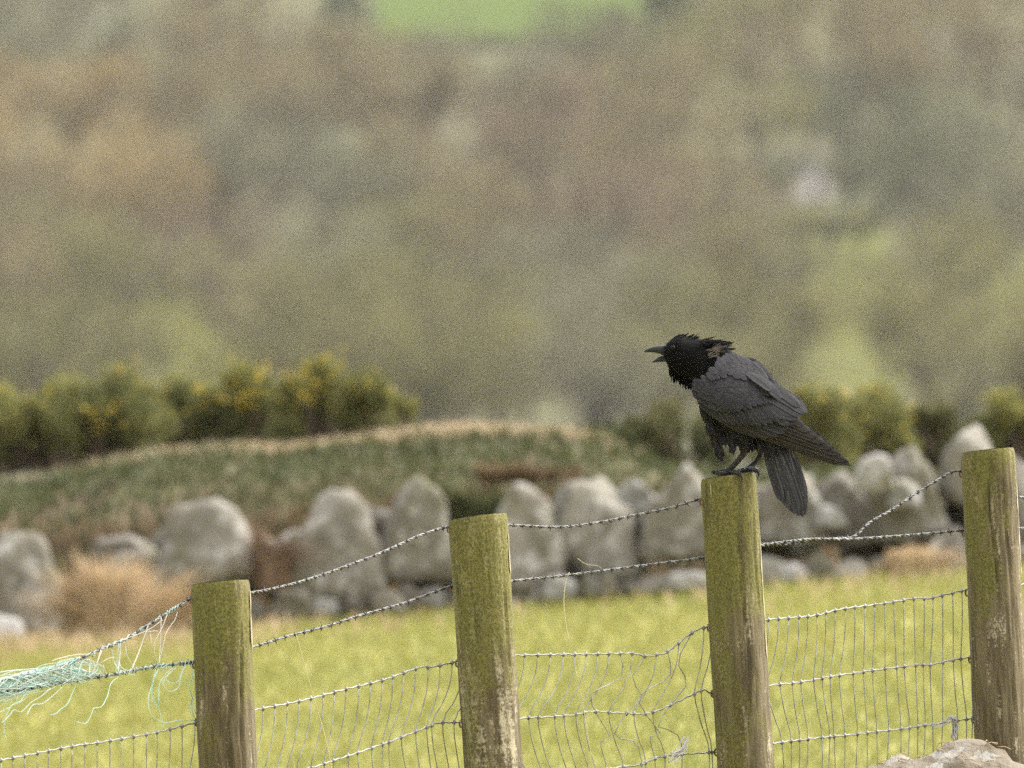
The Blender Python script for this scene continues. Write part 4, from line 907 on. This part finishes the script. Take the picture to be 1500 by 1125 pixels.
random.seed(3)
mb = MB()                                              # contour feathers of back, flank and belly
for row in range(30):
    u = UR[8] - (UR[8] - 3) * (row + .5) / 30.0
    n_ = 34
    for q in range(n_):
        ph = 2 * math.pi * (q + (row % 2) * .5 + random.uniform(-.2, .2)) / n_
        surf_feather(mb, u + random.uniform(-.5, .5), ph, random.uniform(.017, .026), random.uniform(.010, .014), random.uniform(.03, .07), nseg=4, curve=.03, camber=.10)
mb.build('body_feathers', M_body, bird)
mb = MB()                                              # hanging belly and thigh tufts
def hang(mb, u0, v0, u1, v1, y, n_, spread=16, ln=(.02, .035), wd=(.004, .008)):
    for q in range(n_):
        t = random.random(); a_ = L(u0 + random.uniform(-spread, spread), v0 + random.uniform(-spread, spread), y + random.uniform(-.012, .012)); b_ = L(u1 + random.uniform(-spread, spread) * .5, v1 + random.uniform(-spread, spread) * .5, y + random.uniform(-.012, .012))
        s_ = a_ + (b_ - a_) * t * .75; e = b_ if t > .4 else s_ + (b_ - a_) * .6
        feather(mb, s_, unit(b_ - a_ + np.array([random.uniform(-.2, .2), 0, 0]) * np.linalg.norm(b_ - a_)), np.array([random.uniform(-.3, .3), -1, .1]), random.uniform(*ln), random.uniform(*wd), .02, .35, nseg=4, point=1)
hang(mb, 468, 560, 508, 712, -.030, 70, 26); hang(mb, 490, 620, 516, 712, -.018, 26, 10, (.014, .024), (.003, .006)); hang(mb, 480, 560, 505, 690, .015, 40, 22)
hang(mb, 492, 556, 508, 630, -.028, 60, 30); hang(mb, 560, 565, 572, 625, -.034, 60, 34); hang(mb, 552, 600, 570, 682, -.035, 36, 16, (.014, .024)); hang(mb, 604, 605, 622, 655, -.034, 50, 22, (.012, .022)); hang(mb, 640, 620, 665, 665, -.022, 30, 22, (.014, .022)); hang(mb, 700, 640, 690, 672, .0, 30, 26, (.012, .02)); hang(mb, 655, 610, 690, 680, .02, 30, 22, (.014, .024))
hang(mb, 430, 470, 470, 600, -.04, 60, 24, (.02, .03), (.006, .010))
mb.build('belly_feathers', M_body, bird)

mb = MB()                                              # black hackles of head and neck
for row in range(44):
    f = (row + .5) / 44; u = UR[7] - .5 + (UR[14] - UR[7]) * f
    n_ = 46
    for q in range(n_):
        ph = 2 * math.pi * (q + random.uniform(-.5, .5)) / n_
        back = max(0, 1 - f * 1.4)
        ln = random.uniform(.010, .014) + .016 * back * random.uniform(.6, 1); wd = random.uniform(.0028, .0045) + .0015 * back
        ex = None
        if math.cos(ph) < -.2: ex = np.array([-.15, 0, -.55])          # throat hackles hang
        surf_feather(mb, u + random.uniform(-.4, .4), ph, ln, wd, random.uniform(.08, .30) * (.35 + back), .35, nseg=4, curve=.1, extra=ex)
for q in range(130):                                   # throat beard
    f = random.random(); u0 = 262 + 100 * f; v0 = 285 + 55 * f + random.uniform(-22, 18); y = random.uniform(-.026, .026)
    d_ = np.array([random.uniform(-.05, .45), random.uniform(-.15, .15), -1.0])
    feather(mb, L(u0, v0, y), d_, np.array([-.3, -1 if y < 0 else 1, .1]), random.uniform(.012, .023), random.uniform(.0022, .0040), .03, .3, nseg=4)
for q in range(260):                                   # ruffled nape
    f = random.random(); u0 = 395 + 118 * f + random.uniform(-12, 12); v0 = 160 + 14 * f + random.uniform(-6, 45); y = random.uniform(-.034, .022)
    d_ = np.array([1.0, random.uniform(-.25, .15), random.uniform(-.45, .12)])
    feather(mb, L(u0, v0, y), d_, np.array([.2, -.75, .8]), random.uniform(.016, .028), random.uniform(.003, .0055), random.uniform(.0, .18), .35, nseg=4)
for q in range(70):                                    # crown tuft
    u0 = 280 + random.random() * 110; v0 = 156 - (16 if u0 < 330 else 8) + random.uniform(-2, 14) + max(0, 300 - u0) * .5
    feather(mb, L(u0, v0, random.uniform(-.018, .018)), np.array([1.0, 0, random.uniform(.05, .5)]), np.array([0, -.6, .8]), random.uniform(.008, .014), random.uniform(.002, .0036), .08, .3, nseg=3)
mb.build('head_feathers', M_head, bird)
mb = MB()                                              # pale down showing where the nape is blown open
for q in range(62):
    f = random.random(); u0 = 448 + 84 * f + random.uniform(-12, 8); v0 = 232 - 40 * f + random.uniform(-24, 20); y = -.047 + .026 * f + random.uniform(-.006, .004)
    feather(mb, L(u0, v0, y - .004), np.array([1.0, random.uniform(-.3, .2), random.uniform(-.1, .6)]), np.array([.1, -1, .4]), random.uniform(.007, .016), random.uniform(.0012, .0026), random.uniform(.05, .35), .3, nseg=3)
mb.build('nape_down', M_down, bird)

# near wing
AX0 = np.array([400., 420.]); AX1 = np.array([1148., 768.]); AXL = np.linalg.norm(AX1 - AX0); AXD = (AX1 - AX0) / AXL; AXN = np.array([AXD[1], -AXD[0]])
def wy(u, v, off=0.0):
    d = np.array([u, v]) - AX0; s_ = (d @ AXD) / AXL; q = d @ AXN
    y0 = np.interp(s_, [-.1, 0, .12, .3, .5, .8, 1.0], [-.045, -.056, -.066, -.070, -.058, -.036, -.022])
    return y0 + (9.0e-7 * q * q if q > 0 else 1.6e-6 * q * q) - off
def W(u, v, off=0.0): return L(u, v, wy(u, v, off))
def wnorm(u, v):
    a_ = W(u + 4, v) - W(u - 4, v); b_ = W(u, v + 4) - W(u, v - 4); n_ = np.cross(a_, b_); n_ = unit(n_)
    return n_ if n_[1] < 0 else -n_
wing = MB()
up_ = catmull([(372, 372), (400, 340), (470, 318), (560, 285), (640, 290), (720, 345), (800, 430), (870, 500), (930, 580), (1010, 655), (1135, 752)], 34)
lo_ = catmull([(374, 384), (395, 425), (440, 492), (500, 548), (570, 585), (650, 614), (740, 640), (850, 668), (950, 704), (1050, 742), (1142, 768)], 34)
g_ = np.array([[W(*(up_[i] * (1 - t) + lo_[i] * t), -.004 if 0 < k < 9 else -.012) for k, t in enumerate(np.linspace(0, 1, 10))] for i in range(34)])
wing.grid(g_, r=.3, uv=np.full((340, 2), .3))
wobj = wing.build('wing', M_wing, bird)
def long_feather(mb, b, t, wpx, off0, off1, sag=0.0, tip=.8, rnd=None, nseg=12, asym=.0):
    b = np.array(b, float); t = np.array(t, float); d = t - b; n_ = np.array([-d[1], d[0]]) / np.linalg.norm(d); rows = []; uv = []
    for q in np.linspace(0, 1, nseg + 1):
        c = b + d * q + n_ * sag * math.sin(math.pi * q)
        ww = wpx * min(1, .5 + 1.6 * q) * (math.sqrt(max(0, 1 - ((q - tip) / (1 - tip)) ** 2)) if q > tip else 1); ww = max(ww, 1.0)
        of = off0 + (off1 - off0) * q
        for s_ in (-1, -.5, 0, .5, 1):
            pt = c + n_ * (s_ * .5 + asym) * ww
            rows.append(W(pt[0], pt[1], of - .0006 * s_ * s_ + .0004 * s_)); uv.append((s_, q))
    mb.grid(np.array(rows).reshape(nseg + 1, 5, 3), uv=uv, r=random.random() if rnd is None else rnd)
mb = MB()
pb = catmull([(560, 578), (640, 560), (720, 520), (770, 500)], 9)
pt = [(1112, 764), (1148, 769), (1138, 750), (1100, 716), (1058, 688), (1020, 660), (985, 630), (950, 602), (915, 572)]
for i in range(9): long_feather(mb, pb[i], pt[i], 34 if i < 2 else 40, -.001 + .0015 * i, .0 + .0016 * i, sag=-3 + i * .5, tip=.86)
mb.build('primary_feathers', M_prim, wobj)
mb = MB()
for j in range(9):
    b0 = (440 + 28 * j, 488 - 4 * j); t0 = [(655, 612), (705, 630), (752, 636), (796, 628), (826, 612), (846, 592), (862, 572), (876, 552), (888, 535)][j]
    long_feather(mb, b0, t0, 40, .009 + .0010 * j, .0105 + .0011 * j, sag=6, tip=.80)
mb.build('secondary_feathers', M_wing, wobj)
mb = MB()
gt = catmull([(452, 506), (500, 545), (560, 570), (620, 580), (680, 582), (740, 578), (800, 560), (850, 530)], 15); gb = catmull([(400, 420), (440, 440), (500, 450), (580, 440), (660, 420), (740, 430)], 15)
for i in range(15): long_feather(mb, gb[i], gt[i], 32, .0185 + .0003 * i, .0200 + .0004 * i, sag=5, tip=.72, nseg=8)
mt_ = catmull([(412, 446), (450, 482), (500, 508), (560, 517), (620, 508), (690, 482), (740, 470)], 14); mb2 = catmull([(384, 392), (410, 405), (450, 410), (500, 405), (560, 395), (620, 380), (660, 375)], 14)
for i in range(14): long_feather(mb, mb2[i], mt_[i], 34, .0235, .0260 + .0002 * i, sag=4, tip=.65, nseg=7)
def inside(p_, poly):
    x_, y_ = p_; c_ = False; n_ = len(poly); j = n_ - 1
    for i in range(n_):
        if (poly[i][1] > y_) != (poly[j][1] > y_) and x_ < (poly[j][0] - poly[i][0]) * (y_ - poly[i][1]) / (poly[j][1] - poly[i][1]) + poly[i][0]: c_ = not c_
        j = i
    return c_
LES = [(372, 365), (405, 335), (480, 318), (560, 300), (640, 330), (690, 390), (690, 440), (600, 475), (520, 480), (450, 450), (395, 410)]
pts_ = []
for gy in np.arange(320, 490, 17):
    for gx in np.arange(372, 700, 19):
        q = (gx + random.uniform(-6, 6) + (9 if int(gy / 17) % 2 else 0), gy + random.uniform(-5, 5))
        if inside(q, LES): pts_.append(q)
pts_.sort(key=lambda q: -q[0])
for q in pts_:
    dr = np.array([.82, .58 - .45 * (q[0] - 400) / 300 + random.uniform(-.1, .1)]); dr /= np.linalg.norm(dr); ln = random.uniform(34, 46)
    lev = .0275 + (700 - q[0]) * 4e-6
    long_feather(mb, (q[0] - dr[0] * 8, q[1] - dr[1] * 8), (q[0] + dr[0] * ln, q[1] + dr[1] * ln), random.uniform(22, 28), lev - .0004, lev + .0004, tip=.55, nseg=5)
mb.build('covert_feathers', M_wing, wobj)
mb = MB()                                              # tertials and scapulars
for b0, t0, wd, o1 in (((600, 450), (850, 572), 46, .024), ((630, 420), (880, 548), 48, .0255), ((660, 395), (908, 528), 50, .027), ((690, 375), (932, 512), 50, .0285), ((720, 365), (900, 480), 44, .030)):
    long_feather(mb, b0, t0, wd, o1 - .004, o1, sag=-8, tip=.78)
SCA = [(440, 330), (500, 250), (560, 212), (630, 245), (700, 285), (760, 370), (780, 420), (700, 390), (640, 340), (560, 315), (480, 322)]
pts_ = []
for gy in np.arange(212, 430, 18):
    for gx in np.arange(440, 800, 20):
        q = (gx + random.uniform(-6, 6) + (10 if int(gy / 18) % 2 else 0), gy + random.uniform(-5, 5))
        if inside(q, SCA): pts_.append(q)
pts_.sort(key=lambda q: -q[0] - q[1] * .6)
for q in pts_:
    dr = np.array([.74, .67 + random.uniform(-.12, .12)]); dr /= np.linalg.norm(dr); ln = random.uniform(36, 48) + (14 if q[0] > 640 else 0)
    lev = .029 + (800 - q[0]) * 6e-6
    long_feather(mb, (q[0] - dr[0] * 8, q[1] - dr[1] * 8), (q[0] + dr[0] * ln, q[1] + dr[1] * ln), random.uniform(24, 32), lev - .0004, lev + .0006, tip=.55, nseg=5)
long_feather(mb, (668, 322), (806, 442), 46, .030, .040, sag=-6, tip=.7); long_feather(mb, (640, 318), (760, 402), 42, .032, .040, sag=-5, tip=.7)
mb.build('tertial_feathers', M_wing, wobj)
# far wing: its scapulars and tertials stand up beyond the back
mb = MB(); upf = catmull([(600, 245), (645, 243), (700, 262), (742, 302), (772, 345), (800, 392), (868, 422), (912, 456), (936, 496)], 22); lof = catmull([(590, 300), (640, 320), (690, 350), (730, 390), (760, 420), (790, 460), (840, 500), (880, 520), (930, 512)], 22)
mb.grid(np.array([[L(*(upf[i] * (1 - t) + lof[i] * t), .022 - .030 * t) for t in np.linspace(0, 1, 6)] for i in range(22)]), r=.4, uv=np.full((132, 2), .3))
far = mb.build('wing', M_wing, bird)
mb = MB()
for i in range(26):
    f = i / 25; k = int(f * 17); b0 = upf[k] * .75 + lof[k] * .25; ln = 70 + 60 * (f > .55)
    t0 = np.array(upf[min(k + 4, 21)]) + np.array([random.uniform(-3, 4), random.uniform(0, 26)])
    d_ = L(*t0, .012) - L(*b0, .004); feather(mb, L(*b0, .004 - .0004 * i * 0), d_, np.array([.2, -.9, .5]), np.linalg.norm(d_) * 1.02, .011, .02, .6, nseg=6)
mb.build('tertial_feathers', M_wing, far)
mb = MB()
for i in range(7):
    b0 = (760 + 6 * i, 520 + 4 * i); t0 = (1130 - 26 * i, 752 - 24 * i)
    d_ = L(*t0, .016) - L(*b0, .01); feather(mb, L(*b0, .012), d_, np.array([.1, -1, .3]), np.linalg.norm(d_), .015, 0, .85, nseg=8, camber=.06)
mb.build('primary_feathers', M_prim, far)

# tail
mb = MB()
TL = [((722, 640), (812, 945), 50), ((735, 640), (846, 978), 52), ((750, 638), (872, 1002), 54), ((768, 636), (893, 1012), 54), ((786, 636), (912, 1017), 54), ((804, 636), (924, 1006), 52), ((822, 638), (927, 968), 48), ((838, 640), (926, 925), 42)]
order = [7, 0, 6, 1, 5, 2, 4, 3]
for k, i in enumerate(order):
    (b0, t0, wd) = TL[i]; yo = -.018 - .0022 * k
    b3, t3 = L(*b0, yo + .016), L(*t0, yo - .040); d_ = t3 - b3
    feather(mb, b3, d_, np.array([-.15 + .05 * (i - 3.5), -1, -.12]), np.linalg.norm(d_), wd / ZS * 1.12, .0, .72, nseg=14, camber=.05, curve=-.0)
tl = mb.build('tail', M_tail, bird)
mb = MB()                                              # pale shafts / frayed pale edges on the right of the tail
for (b0, t0, wd, y) in (((845, 690), (905, 930), 3.2, -.0385), ((862, 688), (928, 900), 4.5, -.022), ((818, 730), (826, 770), 3, -.040), ((858, 676), (882, 790), 9, -.020)):
    a_, c_ = L(*b0, y), L(*t0, y - .006); feather(mb, a_, c_ - a_, np.array([0, -1, 0]), np.linalg.norm(c_ - a_), wd / ZS, 0, .6, nseg=6, camber=.0)
m = Mat('pale_feather_shaft', .5, .4); m.col((.055, .052, .05)); mb.build('feather_shaft', m.m, tl)
mb = MB()                                              # undertail coverts
for q in range(60):
    u0 = random.uniform(690, 800); v0 = random.uniform(618, 668); feather(mb, L(u0, v0, -.024 + random.uniform(-.012, .008)), np.array([.3, -.05, -1]), np.array([0, -1, 0]), random.uniform(.014, .026), random.uniform(.007, .011), .02, .5, nseg=4)
mb.build('tail_coverts', M_body, tl)

# beak
def beak_half(top, bot, wbase, n=22, m=12, ridge=1.0):
    tp = catmull([(x_, y_) for x_, y_ in top], n); bt = catmull([(x_, y_) for x_, y_ in bot], n); rings = []
    for i in range(n):
        a_, c_ = L(*tp[i]), L(*bt[i]); c = (a_ + c_) / 2; h_ = (a_ - c_) / 2; t = i / (n - 1); w__ = wbase * (1 - t) ** .75 + .0006
        rings.append([c + h_ * math.cos(q) + np.array([0, -w__ * math.sin(q) * (1 - .25 * math.cos(q)), 0]) for q in np.linspace(0, 2 * math.pi, m, endpoint=False)])
    rings.append([np.mean(rings[-1], axis=0)] * m); return np.array(rings)
beak = MB(); beak.grid(beak_half([(262, 186), (240, 183), (203, 187), (170, 197), (150, 208), (144, 216)], [(262, 244), (240, 238), (218, 226), (185, 219), (158, 219), (145, 218)], .0105), close=True)
bk = beak.build('beak', M_beak, bird)
mb = MB(); mb.grid(beak_half([(272, 244), (252, 243), (226, 236), (205, 247), (190, 259), (179, 268)], [(276, 272), (256, 268), (235, 265), (212, 267), (193, 268), (180, 269)], .0085), close=True); mb.build('lower_mandible', M_beak, bk)
mb = MB(); mb.grid(beak_half([(275, 232), (256, 238), (240, 244), (226, 248), (214, 254)], [(275, 256), (256, 254), (240, 252), (226, 253), (214, 257)], .0055), close=True); mb.build('tongue', M_mouth, bk)
mb = MB()                                              # nasal bristles over the base of the beak
for q in range(46):
    y = random.uniform(-.011, .011); feather(mb, L(256 + random.uniform(-4, 6), 190 + random.uniform(-4, 16), y), np.array([-1, 0, random.uniform(-.25, -.02)]), np.array([0, -.6 if y < 0 else .6, .8]), random.uniform(.006, .011), random.uniform(.0010, .0018), .04, .3, nseg=3)
mb.build('nasal_bristles', M_head, bk)
for s_ in (-1, 1):
    v, f = ICO[3]; mb = MB(); u_ = 283; mb.add(v * np.array([.0048, .003, .0048]) + L(u_, 200, s_ * .0318), [f]); mb.build('eye', M_eye, bird)

# legs and feet
def foot(leg, ank, toes, r0=.0042):
    mb = MB()
    for pts, rad in toes:
        c = catmull(np.array(pts), 20); rr_ = np.linspace(rad, rad * .72, 20) * (1 + .16 * np.cos(np.linspace(0, 1, 20) * 2 * math.pi * 4)); mb.tube(c, rr_, 10)
    fo = mb.build('foot', M_leg, leg); return fo
def claw(fo, pts, rad=.0026):
    mb = MB(); c = catmull(np.array(pts), 14); mb.tube(c, np.linspace(rad, .0003, 14), 8); mb.build('claw', M_beak, fo)
def leg_mesh(pts, rads):
    mb = MB(); c = catmull(np.array(pts), 26); mb.tube(c, np.interp(np.linspace(0, len(rads) - 1, 26), np.arange(len(rads)), rads), 12); return mb.build('leg', M_leg, bird)
def thigh(leg, pts, rads, n_=70):
    mb = MB(); c = catmull(np.array(pts), 16); mb.tube(c, np.interp(np.linspace(0, len(rads) - 1, 16), np.arange(len(rads)), rads), 14)
    for q in range(n_):
        k = random.randint(0, 12); d_ = unit(c[min(k + 2, 15)] - c[max(k - 1, 0)]); n_v = unit(np.cross(d_, np.array([random.gauss(0, 1), random.gauss(0, 1), random.gauss(0, 1)])))
        rad = np.interp(k / 15 * (len(rads) - 1), np.arange(len(rads)), rads); feather(mb, c[k] + n_v * rad * .9, d_, n_v, random.uniform(.009, .015), random.uniform(.004, .007), .05, .4, nseg=3)
    mb.build('thigh_feathers', M_body, leg)
ln = leg_mesh([L(632, 668, -.030), L(630, 700, -.030), L(600, 742, -.027), L(566, 778, -.022), L(545, 798, -.020)], [.0062, .0060, .0050, .0048, .0062])
thigh(ln, [L(600, 600, -.034), L(622, 650, -.032), L(634, 700, -.030)], [.017, .012, .0068])
fo = foot(ln, None, [([L(548, 800, -.020), L(525, 797, -.022), L(500, 801, -.024), L(478, 799, -.025)], .0050), ([L(550, 800, -.020), L(535, 806, -.030), L(515, 806, -.037), L(500, 808, -.040)], .0046),
                     ([L(550, 799, -.020), L(575, 800, -.032), L(596, 803, -.043), L(606, 810, -.051)], .0048), ([L(548, 800, -.018), L(565, 800, -.008), L(585, 802, .0), L(600, 803, .004)], .0046)])
claw(fo, [L(480, 797, -.025), L(473, 799, -.026), L(470, 806, -.027)]); claw(fo, [L(604, 808, -.050), L(614, 818, -.0545), L(617, 832, -.055), L(610, 846, -.054)], .0032); claw(fo, [L(502, 806, -.040), L(492, 806, -.043), L(488, 812, -.045)]); claw(fo, [L(598, 802, .004), L(608, 800, .006), L(612, 806, .007)])
lf = leg_mesh([L(712, 668, .012), L(708, 712, .012), L(690, 745, .010), L(664, 772, .006), L(652, 784, .004)], [.0056, .0056, .0048, .0046, .0058])
thigh(lf, [L(690, 610, .012), L(704, 650, .012), L(711, 690, .012)], [.014, .010, .0065], 50)
fo = foot(lf, None, [([L(652, 785, .004), L(630, 788, -.006), L(605, 794, -.012), L(584, 797, -.016)], .0046), ([L(654, 785, .004), L(664, 786, -.012), L(680, 787, -.026), L(688, 793, -.034)], .0048),
                     ([L(650, 785, .004), L(640, 790, .016), L(622, 794, .024), L(604, 798, .028)], .0044), ([L(656, 785, .006), L(670, 784, .014), L(684, 786, .020), L(692, 790, .022)], .0044)])
claw(fo, [L(684, 790, -.033), L(694, 798, -.036), L(698, 814, -.036), L(690, 836, -.034)], .0034); claw(fo, [L(586, 796, -.016), L(576, 796, -.018), L(571, 802, -.019)]); claw(fo, [L(690, 789, .022), L(700, 792, .024), L(704, 800, .025)]); claw(fo, [L(606, 797, .028), L(596, 797, .030), L(592, 802, .031)])

# ------------------------------------------------------------------ air
HAZE = True
if HAZE:
    x0, x1, y0, y1, z0, z1 = -1600, 1600, -120, 4300, -20, 260
    mb = MB(); V = [(x, y, z) for z in (z0, z1) for x, y in ((x0, y0), (x1, y0), (x1, y1), (x0, y1))]
    mb.add(V, [[[3, 2, 1, 0], [4, 5, 6, 7], [0, 1, 5, 4], [1, 2, 6, 5], [2, 3, 7, 6], [3, 0, 4, 7]]])
    hm = bpy.data.materials.new('hazy_air'); hm.use_nodes = True; t_ = hm.node_tree; t_.nodes.remove(t_.nodes['Principled BSDF'])
    pv = t_.nodes.new('ShaderNodeVolumePrincipled'); pv.inputs['Color'].default_value = (.95, .93, .88, 1); pv.inputs['Density'].default_value = .00005; pv.inputs['Anisotropy'].default_value = .2
    t_.links.new(pv.outputs[0], t_.nodes['Material Output'].inputs['Volume'])
    hz = mb.build('haze', hm, smooth=False); hz['kind'] = 'stuff'
